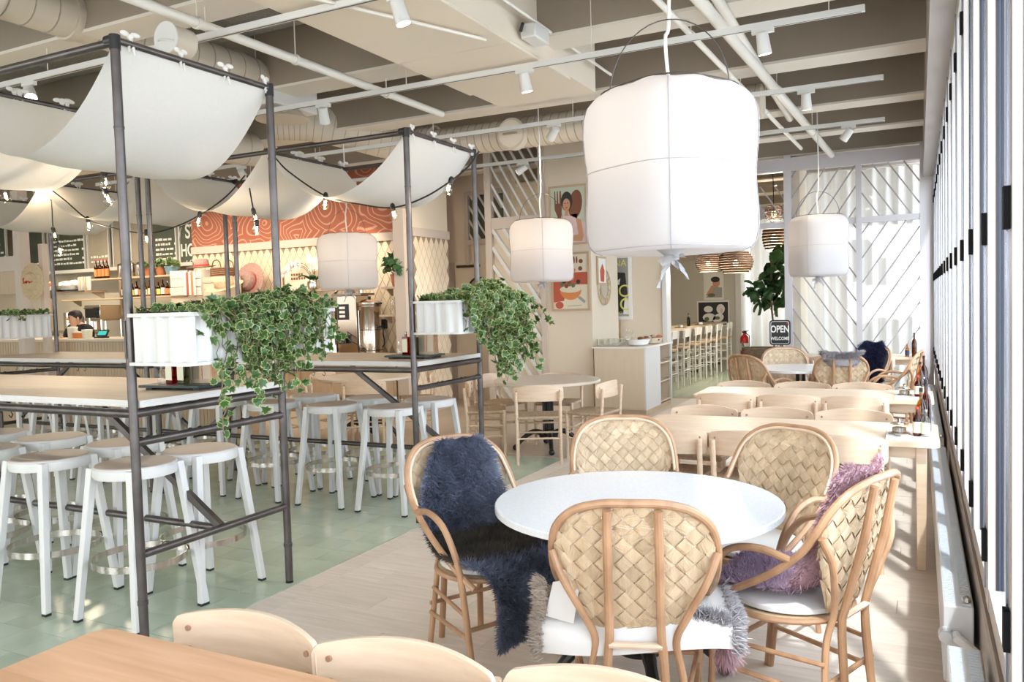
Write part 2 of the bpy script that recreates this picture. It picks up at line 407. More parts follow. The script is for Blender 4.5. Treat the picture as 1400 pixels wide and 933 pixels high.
bh = MB().bx(-3.48,-2.53,-2,6.8,3.36,ZC).build('bulkhead','box_paint',ceil,smooth=False)
y = -2
for L in (2.2,2.2,1.63,1.1,1.1):
    MB().bx(-3.475,-2.535,y+.003,y+L-.003,3.34,3.36).build('bulkhead_panel','box_paint',bh,smooth=False); y += L
yy = 5.2
# ducts -----------------------------------------------------------------
def duct(pts, r, label, name='ventilation_duct', step=.16, seams=True):
    P = catmull(pts,8) if len(pts) > 2 else [Vector(p) for p in pts]
    t = thing(name, label, 'duct', P[0]); t.location = P[0]
    L = [p-P[0] for p in P]
    MB().tube(L, r, 20).build('duct_pipe','duct',t)
    if seams:
        m = MB(); acc = 0
        for a,b in zip(L,L[1:]):
            d = (b-a).length; n = max(1,int(d/step)); u = (b-a).normalized()
            for k in range(n):
                c = a+(b-a)*(k+.5)/n; m.tube([c-u*.004,c+u*.004], r+.004, 20)
        stuff(m.build('spiral_seam','duct_seam',t))
    return t
D1 = duct([(-5.3,1.2,3.62),(-5.3,3.15,3.62)], .20, 'fat cream spiral duct entering at the top left corner')
MB().tube([(0,1.93,0),(0,2.03,0)],.215,20).build('coupling','duct',D1)
D1b = duct([(-5.3,3.2,3.62),(-5.3,5.55,3.62)], .155, 'cream spiral duct running away behind the near canopy')
for yy,rr in ((.55,.17),(2.1,.165)): MB().tube([(0,yy,0),(0,yy+.06,0)],rr,20).build('coupling','duct',D1b)
D2 = duct([(-7.6,2.2,3.42),(-7.6,5.0,3.42),(-7.0,7.3,3.42)], .19, 'lower cream duct above the left canopies')
D3 = duct([(-6.4,6.9,3.62),(-6.0,7.25,3.6),(-5.3,7.9,3.40),(-4.9,7.95,3.36)], .21, 'fat cream duct elbow above the rear bar table', step=.07)
D4 = duct([(-4.9,7.95,3.36),(-1.3,7.95,3.36)], .16, 'cream spiral duct crossing behind the white bulkhead', step=.09)
MB().tube([(1.06,-.1,-.04),(1.06,-.21,-.04)],.165,24).build('end_cap','duct',D4)
MB().tube([(1.06,-.21,-.04),(1.06,-.222,-.04)],.14,24).build('cap_disc','box_paint',D4)
MB().bx(.98,1.14,-.245,-.222,-.05,-.035).build('cap_handle','duct_seam',D4,smooth=False)
c = at(228,52,Y=3.55)
t = thing('duct_valve','round white duct valve disc with handle beside near canopy','valve',c)
MB().tube([(0,.0,0),(0,.16,0)],.088,28).build('valve_body','duct',t); MB().tube([(0,-.012,0),(0,0,0)],.098,28).build('valve_disc','white_paint',t)
MB().tube([(-.06,-.014,-.01),(-.03,-.03,-.012),(.03,-.03,-.022),(.07,-.014,-.03)],.007,6).build('handle','white_paint',t)
t = thing('air_unit','white square ceiling air box with round diffuser below','air unit',(-5.3,5.9,3.38))
MB().bx(-.17,.17,-.30,.30,0,.34).build('housing','white_paint',t,bevel=.01); MB().lathe([(.22,-.085),(.25,-.08),(.18,-.02),(.15,0)],28).build('diffuser','duct',t)
MB().lathe([(.05,-.075),(.15,-.07),(.05,-.04)],24).build('diffuser_cone','white_paint',t)
MB().tube([(0,-.3,.22),(0,-.42,.24)],.15,20).build('duct_collar','duct',t)
# pipes, sprinkler lines
def pipe(a, b, r, label, clamps=()):
    a = Vector(a); b = Vector(b); t = thing('ceiling_pipe', label, 'pipe', a)
    MB().tube([(0,0,0), b-a], r, 12).build('pipe_run','pipe_white',t)
    for k in clamps:
        c = (b-a)*k; u = (b-a).normalized()
        MB().tube([c-u*.012,c+u*.012], r+.008, 12).build('clamp','pipe_white',t); MB().tube([c,c+Vector((0,0,ZC-a.z-.02))],.004,6).build('hanger_rod','pipe_white',t)
    return t
pipe((-4.08,2.2,3.36),(-4.08,6.75,3.36),.032,'slim white ceiling pipe left of the bulkhead',(.15,.35,.55,.8))
pipe((-1.30,3.0,3.42),(-1.05,11.9,3.42),.042,'thickest of the white ceiling pipes beside the large lantern cord',(.2,.55,.8))
pipe((-1.10,3.0,3.46),(-1.25,9.4,3.46),.036,'white ceiling pipe crossing the thickest ceiling pipe',(.3,.7))
pipe((-1.48,3.0,3.38),(-1.32,10.9,3.38),.022,'thin white sprinkler pipe left of the thickest ceiling pipe',(.35,.7))
pipe((-2.42,3.2,3.52),(-2.42,6.9,3.52),.012,'thin white conduit along the side of the bulkhead')
t = thing('junction_box','white junction box on the side of the bulkhead','junction box',(-2.44,5.35,3.44)); MB().bx(-.06,.06,-.12,.12,-.05,.05).build('box','white_paint',t,bevel=.01); MB().tube([(-.05,-.13,0),(0,-.2,.02)],.012,8).build('cable_gland','black',t)
pipe((-3.2,3.5,3.31),(-2.6,4.9,3.31),.012,'thin white water pipe bent under the bulkhead')
# light tracks ------------------------------------------------------------
ZR = 3.30
TR = []
for y,x0,x1,lab in ((3.88,-9.5,-2.2,'white light track nearest the camera'),(5.58,-7.5,-.29,'white light track with three spots before the large lantern'),(7.42,-10,-.25,'white light track passing behind the large lantern'),(9.2,-8,-.3,'farthest white light track before the glazed screen')):
    t = thing('light_track',lab,'light track',(x0,y,ZR)); MB().bx(0,x1-x0,-.018,.018,-.02,.02).build('track_bar','white_paint',t,smooth=False); MB().bx(.02,x1-x0-.02,-.005,.005,-.0215,-.0195).build('track_slot','wire',t,smooth=False)
    x = .6
    while x < x1-x0: MB().tube([(x,0,.02),(x,0,ZC-ZR)],.0035,6).build('hanger_rod','pipe_white',t); x += 1.6
def spot(px, py, y, label, aim, watt=60, big=1):
    x = at(px,py,Y=y).x
    t = thing('track_spot',label,'spotlight',(x,y,ZR-.02))
    MB().bx(-.07,.07,-.016,.016,-.03,0).build('adapter','white_paint',t,smooth=False)
    d = Vector(aim).normalized(); c = Vector((0,0,-.075)); x_ = d
    MB().tube([(0,0,-.03),c],.008,8).build('stem','white_paint',t)
    MB().tube([c-d*.05,c-d*.045,c+d*.085,c+d*.09],[.030,.038,.046,.046],16).build('lamp_head','white_paint',t)
    MB().tube([c+d*.082,c+d*.0915],.039,16).build('lens','spot_glow',t)
    l = bpy.data.lights.new('spot_beam','SPOT'); l.energy = watt; l.color = (1,.84,.64); l.spot_size = math.radians(75); l.spot_blend = .7; l.shadow_soft_size = .05
    o = bpy.data.objects.new('spot_beam',l); COL.objects.link(o); o.parent = t; o.location = c+d*.1; o.rotation_euler = d.to_track_quat('-Z','Y').to_euler()
SP = 100
spot(545,15,3.88,'white track spot under the bulkhead, closest to camera',(.25,.15,-1),SP*.3)
spot(40,122,3.88,'white track spot with lit lens left of near pole',(.6,-.3,-.6),SP)
spot(442,150,5.58,'white track spot hanging below the air box',(-.25,.5,-1),SP)
spot(717,100,5.58,'white track spot in front of the white bulkhead edge',(.1,.2,-1),SP*.5)
spot(1043,55,5.58,'white track spot right of the large lantern cord',(.1,.2,-1),SP*.3)
spot(1102,128,7.42,'white track spot under the thick ceiling pipes',(.0,.3,-1),SP*.3)
spot(757,160,7.42,'white track spot below the crossing spiral duct',(-.6,.4,-.5),SP)
spot(1160,180,9.2,'white track spot tilted left near the glazed screen',(-.6,.3,-.7),SP*.5)
spot(715,222,9.2,'white track spot before the lattice partition glass',(-.8,-.2,-.5),SP)
spot(560,195,7.42,'white track spot aimed at the patterned terracotta wall',(-.5,.8,-.4),SP*.9)
spot(330,222,7.42,'white track spot behind the middle canopy lighting the nook',(-.3,.8,-.5),SP)
spot(250,235,7.42,'white track spot behind the left twin poles',(-.4,.8,-.5),SP*1.3)
spot(480,226,9.2,'white track spot close to the terracotta wall',(-.3,.4,-.9),SP*.8)
# ================================================================== RIGHT WALL: folding glass doors
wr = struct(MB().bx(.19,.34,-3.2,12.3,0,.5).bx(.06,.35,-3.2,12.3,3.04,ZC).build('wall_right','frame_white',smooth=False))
MB().bx(.178,.26,-3.2,12.3,.50,.545).build('sill','sill_stone',wr,smooth=False)
PW = .704
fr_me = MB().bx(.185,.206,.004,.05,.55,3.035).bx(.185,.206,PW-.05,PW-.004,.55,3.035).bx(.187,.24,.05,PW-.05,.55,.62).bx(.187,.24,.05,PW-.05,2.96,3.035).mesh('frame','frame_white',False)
of_me = MB().bx(.215,.25,.006,.05,.55,3.035).bx(.215,.25,PW-.05,PW-.006,.55,3.035).mesh('outer_frame','outer_frame',False)
gk_me = MB().bx(.195,.25,-.004,.004,.55,3.035).bx(.206,.215,.002,.053,.55,3.035).bx(.206,.215,PW-.053,PW-.002,.55,3.035).mesh('gasket','gasket',False)
st_me = MB().bx(.180,.186,.030,.046,.6,3.0).mesh('edge_strip','steel_strip',False)
pn_me = MB().bx(.216,.222,.05,PW-.05,.6,2.98).mesh('pane','pane_blue',False)
hg_me = MB().bx(.171,.186,-.018,.018,-.048,.048).mesh('hinge','hinge_black',False)
n = 0
for k in range(-7,15):
    y0 = 2.146+PW*k; n += 1
    w = inst('window_%d'%n, fr_me, None, (0,y0,0)); struct(w)
    inst('gasket',gk_me,w); inst('outer_frame',of_me,w); inst('edge_strip',st_me,w); inst('pane',pn_me,w)
    for z in (.744,1.7135,2.738): inst('hinge',hg_me,w,(0,0,z))
NW = n
# back (street) front behind the camera: posts, header and panes
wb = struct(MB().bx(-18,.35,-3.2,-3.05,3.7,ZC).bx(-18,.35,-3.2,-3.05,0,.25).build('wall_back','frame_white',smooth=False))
x = -17.45
bay = 0
while x < -.3:
    NW += 1; bay += 1; w = struct(MB().bx(x,x+.07,-3.16,-3.09,.25,3.7).build('window_%d'%NW,'frame_white',smooth=False)); xe = min(x+2.2,.33); MB().bx(x+.07,xe,-3.13,-3.12,.25,3.7).build('pane','pane',w,smooth=False)
    if bay%2: MB().bx(x,xe,-3.10,-3.06,0,3.7).build('daylight_block','wall_cream',w,smooth=False)  # every other bay closed by an added panel to cut daylight from behind
    x += 2.2
struct(MB().bx(-18.2,-18,-3.2,22,0,ZC).build('wall_left','wall_cream',smooth=False))
# radiators
def radiator(y0, y1, label):
    t = thing('radiator',label,'radiator',(.12,y0,.0)); L = y1-y0
    MB().bx(-.045,.052,0,L,.12,.40).build('casing','radiator',t,bevel=.006)
    for a,b in ((-.038,-.006),(.012,.044)):
        g = MB(); s = .02
        while s < L-.02: g.bx(a,b,s,s+.012,.398,.4035); s += .02
        stuff(g.build('vent_grille','grille',t,smooth=False))
    for s in (.3,L-.3): MB().bx(-.03,.02,s,s+.03,0,.12).build('foot','radiator',t,smooth=False)
    MB().lathe([(.010,.40),(.016,.405),(.014,.42),(.006,.425)],10,(.03,.05,0)).build('bleed_valve','brushed',t)
    return t
ra = radiator(3.25,6.6,'long white radiator under the folding windows')
MB().tube([(-.005,-.02,.30),(.0,-.05,.30),(.045,-.09,.28),(.06,-.12,.22),(.065,-.16,.15),(.065,-.3,.12)],.018,10).build('supply_pipe','radiator',ra)
MB().tube([(-.04,0,.30),(-.04,-.05,.30)],.022,10).build('valve','radiator',ra)
radiator(1.2,2.88,'white radiator cut off at the lower right corner')
radiator(7.0,11.0,'white radiator farther along the folding windows')
# ================================================================== FAR SCREEN (glazed, diagonal bars)
def clipped_bars(m, x0,x1,z0,z1, slope, pitch, y, w, d):
    """parallel bars of a slope (dz/dx) clipped to a rectangle; returns list of end pairs"""
    out = []; H = z1-z0; Wd = x1-x0
    c = z0-abs(slope)*Wd
    c = math.ceil(c/pitch)*pitch
    while c < z1+abs(slope)*Wd:
        pts = []
        for x in (x0,x1):
            z = c+slope*(x-x0)
            if z0 <= z <= z1: pts.append((x,z))
        for z in (z0,z1):
            x = x0+(z-c)/slope
            if x0 < x < x1: pts.append((x,z))
        if len(pts) >= 2:
            pts.sort(); a, b = pts[0], pts[-1]
            if math.hypot(a[0]-b[0],a[1]-b[1]) > .06: out.append((a,b))
        c += pitch
    return out
def lattice(parent, x0,x1,z0,z1, slope, pitch, y, m, w=.018, d=.018, pane=True, name='slat'):
    for a,b in clipped_bars(None,x0,x1,z0,z1,slope,pitch,y,w,d):
        MB().bar((a[0],y,a[1]),(b[0],y,b[1]),d,w,(0,1,0) if False else (0,0,1)).build(name,m,parent,smooth=False)
    if pane: MB().bx(x0,x1,y+.012,y+.016,z0,z1).build('pane','pane',parent,smooth=False)
YS = 12.1
ws = struct(MB().bx(.02,.18,YS-.05,YS+.05,0,3.5).bx(-1.70,-1.60,YS-.05,YS+.05,0,3.5).bx(-.76,-.69,YS-.052,YS+.052,0,3.3).build('wall_far','frame_lilac',smooth=False))
for nm,a in (('head_rail',(-3.3,.1,YS-.06,YS+.06,3.28,3.46)),('transom',(-3.3,-1.65,YS-.04,YS+.04,2.49,2.57)),('transom',(-1.65,.06,YS-.04,YS+.04,2.49,2.57)),('bottom_rail',(-1.65,.06,YS-.04,YS+.04,0,.2))):
    MB().bx(*a).build(nm,'frame_lilac',ws,smooth=False)
MB().bx(-3.3,-2.2,YS-.03,YS+.03,3.1,3.28).build('head_rail','frame_lilac',ws,smooth=False)
lattice(ws,-1.60,-.76,.2,2.49,-1.5,.335,YS,'slat_lilac')
lattice(ws,-.69,.02,.2,2.49,1.5,.335,YS,'slat_lilac')
lattice(ws,-1.60,-.76,2.57,3.28,1.5,.29,YS,'slat_lilac')
lattice(ws,-.69,.02,2.57,3.28,-1.5,.29,YS,'slat_lilac')
lattice(ws,-3.25,-1.70,2.57,3.1,-1.5,.29,YS,'slat_lilac')
# curtains behind the screen, window behind them
def curtain(x0,x1,y,z0,z1,label,amp=.045,wl=.16,seed=1):
    rnd = random.Random(seed); ph = [rnd.uniform(0,6) for _ in range(4)]
    def fn(u,v):
        x = u*(x1-x0); a = 2*PI*x/wl+1.3*math.sin(x*2.1+ph[0])
        return (x, amp*(math.sin(a)+.4*math.sin(a*.53+ph[1]))*(.65+.35*(1-v)), z0+(z1-z0)*v)
    n = max(8,int((x1-x0)/wl*10)); t = thing('curtain',label,'curtain',(x0,y,0)); MB().grid(fn,n,6).build('curtain_cloth','sheer',t,ang=80)
    MB().tube([(0,0,z1+.02),(x1-x0,0,z1+.02)],.012,8).build('curtain_rail','white_paint',t); return t
curtain(-1.49,.24,12.75,.03,3.3,'sheer white curtain behind the diagonal slatted screen')
curtain(-3.72,-1.66,20.55,.03,3.4,'sheer white curtain at the end of the green tiled corridor',.06,.24,3)
wf = struct(MB().bx(-1.5,.35,13.0,13.1,3.35,ZC).bx(-1.5,.35,13.0,13.1,0,.25).bx(-.75,-.68,13.0,13.06,.25,3.35).build('window_%d'%(NW+1),'frame_white',smooth=False)); MB().bx(-1.5,.3,13.03,13.036,.25,3.35).build('pane','pane',wf,smooth=False)
struct(MB().bx(-1.62,-1.5,12.16,21,0,ZC).build('wall_corridor_right','wall_cream',smooth=False))
wf = struct(MB().bx(-3.8,-1.5,20.9,21,3.4,ZC).bx(-3.8,-1.5,20.9,21,0,.2).bx(-2.85,-2.78,20.9,20.96,.2,3.4).build('window_%d'%(NW+2),'frame_white',smooth=False)); MB().bx(-3.8,-1.5,20.93,20.936,.2,3.4).build('pane','pane',wf,smooth=False)
# ================================================================== INNER WALLS
wc = struct(MB().bx(-4.66,-4.0,10.42,11.5,0,ZC).build('wall_center','wall_cream',smooth=False))
struct(MB().bx(-4.67,-3.99,10.405,10.42,0,.08).build('baseboard_center','wall_cream',smooth=False))
wn = struct(MB().bx(-4.0,-3.34,11.6,11.75,0,ZC).build('wall_nook','wall_cream',smooth=False))
struct(MB().bx(-3.345,-3.28,11.56,11.78,0,ZC).build('trim_1','white_paint',smooth=False))
struct(MB().bx(-6.1,-3.93,20,20.15,0,ZC).build('wall_corridor_end','wall_grey',smooth=False))
struct(MB().bx(-6.1,-4.95,19.9,20,2.45,2.6).build('trim_2','frame_taupe',smooth=False))
struct(MB().bx(-6.2,-6.1,11.75,20.15,0,ZC).build('wall_corridor_left','wall_cream',smooth=False))
struct(MB().bx(-3.95,-3.82,19.9,21,0,ZC).build('trim_3','white_paint',smooth=False))
# lattice partition beside the poster column
wp = struct(MB().bx(-5.60,-5.50,10.36,10.46,0,3.9).bx(-4.74,-4.66,10.36,10.46,0,3.9).build('wall_partition','frame_taupe',smooth=False))
for z0,z1 in ((0,.12),(2.60,2.76),(3.78,3.9)): MB().bx(-5.5,-4.74,10.37,10.45,z0,z1).build('rail','frame_taupe',wp,smooth=False)
MB().bx(-5.5,-4.74,10.44,10.46,.12,2.6).build('backing_panel','wall_cream',wp,smooth=False)
lattice(wp,-5.5,-4.74,.12,2.6,-1.45,.26,10.405,'white_paint',.05,.05,False)
lattice(wp,-5.5,-4.74,2.76,3.78,-1.75,.25,10.405,'white_paint',.03,.03,True)
# door wall
wd = struct(MB().bx(-7.6,-5.6,11.25,11.4,0,ZC).build('wall_door','wall_cream',smooth=False))
a = at(612,360,Y=11.25); b = at(672,365,Y=11.25)
dr = struct(MB().bx(a.x+.15,b.x+.1,11.21,11.25,0,a.z).build('door_1','wall_cream',smooth=False,bevel=.004))
c = at(655,396,Y=11.2); MB().tube([(c.x,11.215,c.z),(c.x,11.19,c.z)],.20,28).build('porthole_frame','black',dr); MB().tube([(c.x,11.19,c.z),(c.x,11.185,c.z)],.165,28).build('porthole_glass','board_tan',dr)
MB().bx(a.x+.2,a.x+.62,11.18,11.21,a.z-.09,a.z-.05).build('door_closer','inox_dark',dr,smooth=False)
MB().bx(a.x+.02,a.x+.15,11.20,11.25,0,a.z).build('door_frame','frame_taupe',dr,smooth=False)
a = at(640,268,Y=11.2); b = at(672,326,Y=11.2)
w = struct(MB().bx(a.x-.06,a.x,11.17,11.25,b.z-.4,a.z+.06).bx(a.x,b.x+.2,11.17,11.25,b.z-.08,b.z).bx(a.x,b.x+.2,11.17,11.25,a.z,a.z+.07).build('window_%d'%(NW+3),'frame_taupe',smooth=False))
MB().bx(a.x,b.x+.2,11.235,11.24,b.z,a.z).build('pane','board_green',w,smooth=False); lattice(w,a.x,b.x+.2,b.z,a.z,-1.6,.22,11.2,'white_paint',.03,.02,False)
# diamond tile walls
DW, DH = .135, .245
dm = MB(); q = .95
dm.add([(-DW/2*q,0,0),(0,0,-DH/2*q),(DW/2*q,0,0),(0,0,DH/2*q),(-DW/2*q*.9,-.005,0),(0,-.005,-DH/2*q*.9),(DW/2*q*.9,-.005,0),(0,-.005,DH/2*q*.9)],[(4,5,6,7),(0,1,5,4),(1,2,6,5),(2,3,7,6),(3,0,4,7)])
dia_me = dm.mesh('tile','tile_diamond',False)
def diamond_wall(parent, x0, x1, z0, z1, place, lim=300, must=None):
    pts = []; j = 0; z = z0
    while z <= z1:
        x = x0+(DW/2 if j%2 else 0)
        while x <= x1: pts.append((x,z)); x += DW
        z += DH/2; j += 1
    random.shuffle(pts)
    if must: pts.sort(key=lambda p: 0 if must(*p) else 1)
    ex = MB()
    for i,(x,z) in enumerate(pts):
        loc, rz = place(x,z)
        if i < lim: inst('wall_tile',dia_me,parent,loc,(0,0,rz))
        else:
            M = Matrix.Rotation(rz,3,'Z'); ex.add([M@Vector(v)+Vector(loc) for v in dm.v], dm.f)
    if ex.v: stuff(ex.build('wall_tile_field','tile_diamond',parent,smooth=False))
YN = 9.9
wk = struct(MB().bx(-11.0,-6.42,YN,YN+.15,0,2.52).build('wall_nook_tiled','tile_grout',smooth=False))
diamond_wall(wk,-10.95,-6.5,.95,2.45,lambda x,z:((x,YN,z),0),300,lambda x,z: x>-9.6 and z>1.2)
struct(MB().bx(-11.0,-6.42,YN-.03,YN+.15,2.50,2.62).build('trim_4','frame_taupe',smooth=False))
struct(MB().bx(-11.0,-6.42,YN,YN+.15,2.62,ZC).build('wall_terracotta','terracotta_paper',smooth=False))
struct(MB().bx(-6.46,-6.28,9.28,9.46,0,ZC).build('trim_5','frame_taupe',smooth=False,bevel=.004))
wv = struct(MB().bx(-6.44,-6.27,9.46,10.42,0,ZC).build('wall_return','wall_cream',smooth=False))
MB().bx(-6.28,-6.265,9.46,10.42,.12,2.52).build('tile_bed','tile_grout',wv,smooth=False)
diamond_wall(wv,9.55,10.36,.2,2.42,lambda y,z:((-6.265,y,z),PI/2))
MB().bx(-6.28,-6.245,9.46,10.44,2.50,2.62).build('cap_rail','frame_taupe',wv,smooth=False); MB().bx(-6.28,-6.25,9.46,10.44,0,.12).build('skirting','frame_taupe',wv,smooth=False)
struct(MB().bx(-18,-11.0,10.5,10.6,0,ZC).build('wall_kitchen','wall_cream',smooth=False))
# ================================================================== BAR TABLES (pipe frames)
XR, XM = -3.16, 2.59       # aisle end of the frames, module length
ZT, ZTOP, ZLOW, ZHOOK = 1.079, 2.739, .433, .9465
def bar_table(xr, y1, y2, label, right_end=True):
    cx = xr-XM/2; cy = (y1+y2)/2; hx = XM/2; hy = (y2-y1)/2; r = .021
    t = thing('bar_table',label,'bar table',(cx,cy,0))
    for sx in (1,-1):
        for sy in (-1,1):
            p = MB().tube([(sx*hx,sy*hy,.012),(sx*hx,sy*hy,ZTOP)],r,14).build('pole','steel_pipe',t)
            MB().lathe([(.022,0),(.022,.008),(.008,.014),(.008,.05)],12,(sx*hx,sy*hy,0)).build('levelling_foot','black',p)
            MB().tube([(sx*hx,sy*hy,.205),(sx*hx,sy*hy,.225)],r+.003,14).tube([(sx*hx,sy*hy,2.35),(sx*hx,sy*hy,2.36)],r+.002,14).build('pole_joint','wire',p)
            MB().tube([(sx*hx,sy*hy,ZTOP-.045),(sx*hx,sy*hy,ZTOP+.02)],r+.003,12).tube([(sx*hx,sy*hy,ZTOP),(sx*(hx-.05),sy*hy,ZTOP)],r+.003,12).build('clamp','black',p)
    def rod(nm,a,b,rr=r): MB().tube([a,b],rr,12).build(nm,'steel_pipe',t)
    for sx in (1,0,-1): rod('top_bar',(sx*hx,-hy,ZTOP),(sx*hx,hy,ZTOP),.016)
    for sy in (-1,1): rod('top_bar',(-hx,sy*hy,ZTOP-.01),(hx,sy*hy,ZTOP-.01),.018); rod('table_rail',(-hx,sy*hy,ZT),(hx,sy*hy,ZT))
    for sx in (-1,1):
        rod('table_rail',(sx*hx,-hy,ZT),(sx*hx,hy,ZT)); rod('low_rail',(sx*hx,-hy,ZLOW),(sx*hx,hy,ZLOW),.019)
        hb = MB().tube([(sx*hx,-hy,ZHOOK),(sx*hx,hy,ZHOOK)],.019,12).build('hook_rail','steel_pipe',t)
        for yy in (-hy+.03,-hy+.07,-hy+.31,-hy+.37,hy-.30,hy-.24,hy-.06):
            MB().tube([(sx*hx,yy+.022*math.cos(a),ZHOOK+(.022 if a < PI*1.05 else -.012)*1.0*(math.sin(a) if a < PI*1.05 else -math.sin(a)*-1.6)) for a in [k*PI/8 for k in range(0,15)]],.0028,5).build('hook','black',hb)
    for sy in (-1,1):
        for xx in (hx-.8,hx-.9,-hx+.8,-hx+.9): MB().tube([(xx,sy*hy,ZT-.02),(xx+.016,sy*hy,ZT-.035),(xx,sy*hy,ZT-.052),(xx-.016,sy*hy,ZT-.04)],.0025,5).build('hook','black',t)
    rod('foot_spine',(-hx,0,ZLOW),(hx,0,ZLOW),.019)
    for sx in (-1,1): MB().bar((sx*hx,0,ZLOW+.01),(sx*(hx-.92),0,ZT-.02),.03,.034).build('brace','steel_pipe',t,smooth=False)
    y = -hy+.024
    top = MB().bx(-hx-.01,hx+.018,-hy+.024,hy-.024,ZT+.026,ZT+.058).build('tabletop','bar_top',t,smooth=False,bevel=.003)
    MB().bx(-hx-.01,hx+.018,-hy+.0205,-hy+.024,ZT+.026,ZT+.0575).bx(hx+.018,hx+.0215,-hy+.024,hy-.024,ZT+.026,ZT+.0575).bx(-hx-.01,hx+.018,hy-.024,hy-.0205,ZT+.026,ZT+.0575).build('edge_band','bar_edge',top,smooth=False)
    return t
YA, YB = (2.47,3.42), (4.74,5.69)
bar_table(XR,*YA,'dark steel pipe bar table with canopy frame, nearest camera')
bar_table(XR,*YB,'dark steel pipe bar table ending at the aisle behind the nearest one')
bar_table(XR-XM-.12,*YB,'dark steel pipe bar table farthest left, joined at the twin poles')
# canopies -----------------------------------------------------------------
bow_me = MB().sphere((0,0,.02),.016,.012,.014,8,6).sphere((.026,.0,.034),.024,.008,.012,8,6).sphere((-.026,0,.032),.022,.008,.013,8,6).tube([(0,0,.02),(.01,-.006,-.03),(.016,-.008,-.065)],[.008,.007,.003],6).tube([(0,0,.02),(-.012,-.006,-.025),(-.015,-.01,-.05)],[.008,.007,.003],6).mesh('tie','canvas')
def canopy(xa, xb, y1, y2, sag, label, seed):
    rnd = random.Random(seed); ph = [rnd.uniform(0,6) for _ in range(4)]; L = xa-xb
    t = thing('canopy_cloth',label,'canopy',(xa,y1,ZTOP))
    def fn(u,v):
        s = 1-(2*u-1)**2; z = -sag*s-.012*math.sin(v*PI)*s+.008*math.sin(u*9+v*3+ph[0])*s
        yy = v*(y2-y1); yy += (-.02 if v < .5 else .02)*s
        return (-u*L, yy, z+.006*math.sin(v*14+ph[1]+u*4)*s)
    MB().grid(fn,26,14).build('cloth','canvas',t,ang=80)
    for x0 in (0,):
        MB().grid(lambda u,v:(x0+.012*math.cos(u*2*PI),v*(y2-y1),.012*math.sin(u*2*PI)-.004),8,8,True).build('hem','canvas',t)
    for k in range(4):
        yy = (.08+.28*k)*(y2-y1)/.95
        inst('tie',bow_me,t,(0,yy,.012),(0,0,rnd.uniform(.9,2.0))); inst('tie',bow_me,t,(-L,yy+.03,.012),(0,0,rnd.uniform(.9,2.0)))
for i,(xa,xb,yy,sg,lab) in enumerate([(XR,XR-1.295,YA,.44,'large white canvas canopy swag hanging at the near pole'),(XR-1.295,XR-2.59,YA,.40,'white canvas canopy swag cut off by the left picture edge'),
    (XR,XR-1.295,YB,.40,'white canvas canopy swag nearest the lattice partition'),(XR-1.295,XR-2.59,YB,.40,'white canvas canopy swag right of the twin poles'),
    (XR-2.71,XR-4.0,YB,.36,'white canvas canopy swag left of the twin poles'),(XR-4.0,XR-5.3,YB,.36,'white canvas canopy swag at far left above the straw hat')]):
    canopy(xa,xb,yy[0],yy[1],sg,lab,i)
# festoon lights -----------------------------------------------------------
bulb_prof = [(.004,-.098),(.018,-.094),(.029,-.082),(.034,-.066),(.031,-.05),(.021,-.034),(.014,-.022),(.013,-.012)]
sock_me = MB().lathe([(.016,-.018),(.0175,-.012),(.0175,.018),(.012,.03),(.006,.034)],12).mesh('socket','black')
bulb_me = MB().lathe(bulb_prof,14).mesh('bulb','clear_glass')
fil_me = MB().tube([(-.008,0,-.03),(-.010,0,-.06),(-.004,.004,-.066),(.003,-.004,-.058),(.006,.004,-.066),(.010,0,-.06),(.008,0,-.03)],.0022,5).sphere((0,0,-.06),.007,.007,.010,8,6).mesh('filament','filament')
def festoon(Y, pts, bulbs, label):
    P = [at(x,y,Y=Y) for x,y in pts]; o = P[0]; t = thing('festoon_lights',label,'string lights',o)
    MB().tube([p-o for p in catmull(P,7)],.006,6).build('cable','black',t)
    for i,(x,y) in enumerate(bulbs):
        b = at(x,y,Y=Y)-o; s = inst('socket',sock_me,t,b,(random.uniform(-.2,.2),random.uniform(-.3,.3),0)); inst('bulb',bulb_me,s); inst('filament',fil_me,s)
        if i%2 == 0:
            l = bpy.data.lights.new('bulb_light','POINT'); l.energy = 3; l.color = (1,.75,.48); l.shadow_soft_size = .03
            lo = bpy.data.objects.new('bulb_light',l); COL.objects.link(lo); lo.parent = t; lo.location = b+Vector((0,-.01,-.12))
festoon(3.40,[(-40,262),(0,257),(50,248),(68,240),(100,225)],[(50,249),(5,258)],'black cable bulb string under the near left canopy')
festoon(3.42,[(153,166),(148,190),(143,225),(143,262)],[(142,238),(144,262)],'bulb string hanging down behind the near steel pole')
festoon(4.82,[(68,258),(90,275),(120,300),(155,312),(200,319),(240,310),(277,292),(310,268),(335,240)],[(120,301),(200,319),(273,294)],'bulb string below the canopy left of the twin poles')
festoon(4.82,[(68,258),(71,285),(73,315),(80,335)],[(68,260),(73,315),(80,336)],'bulb string dropping straight down beside the straw hat')
festoon(4.82,[(338,240),(347,290),(352,305)],[(347,290),(351,306)],'short bulb string by the poles before the terracotta wall')
festoon(4.82,[(373,212),(395,235),(445,268),(490,279),(537,284),(580,270),(617,247),(640,228),(655,207)],[(445,269),(537,284),(616,248)],'bulb string under the canopy nearest the lattice partition')
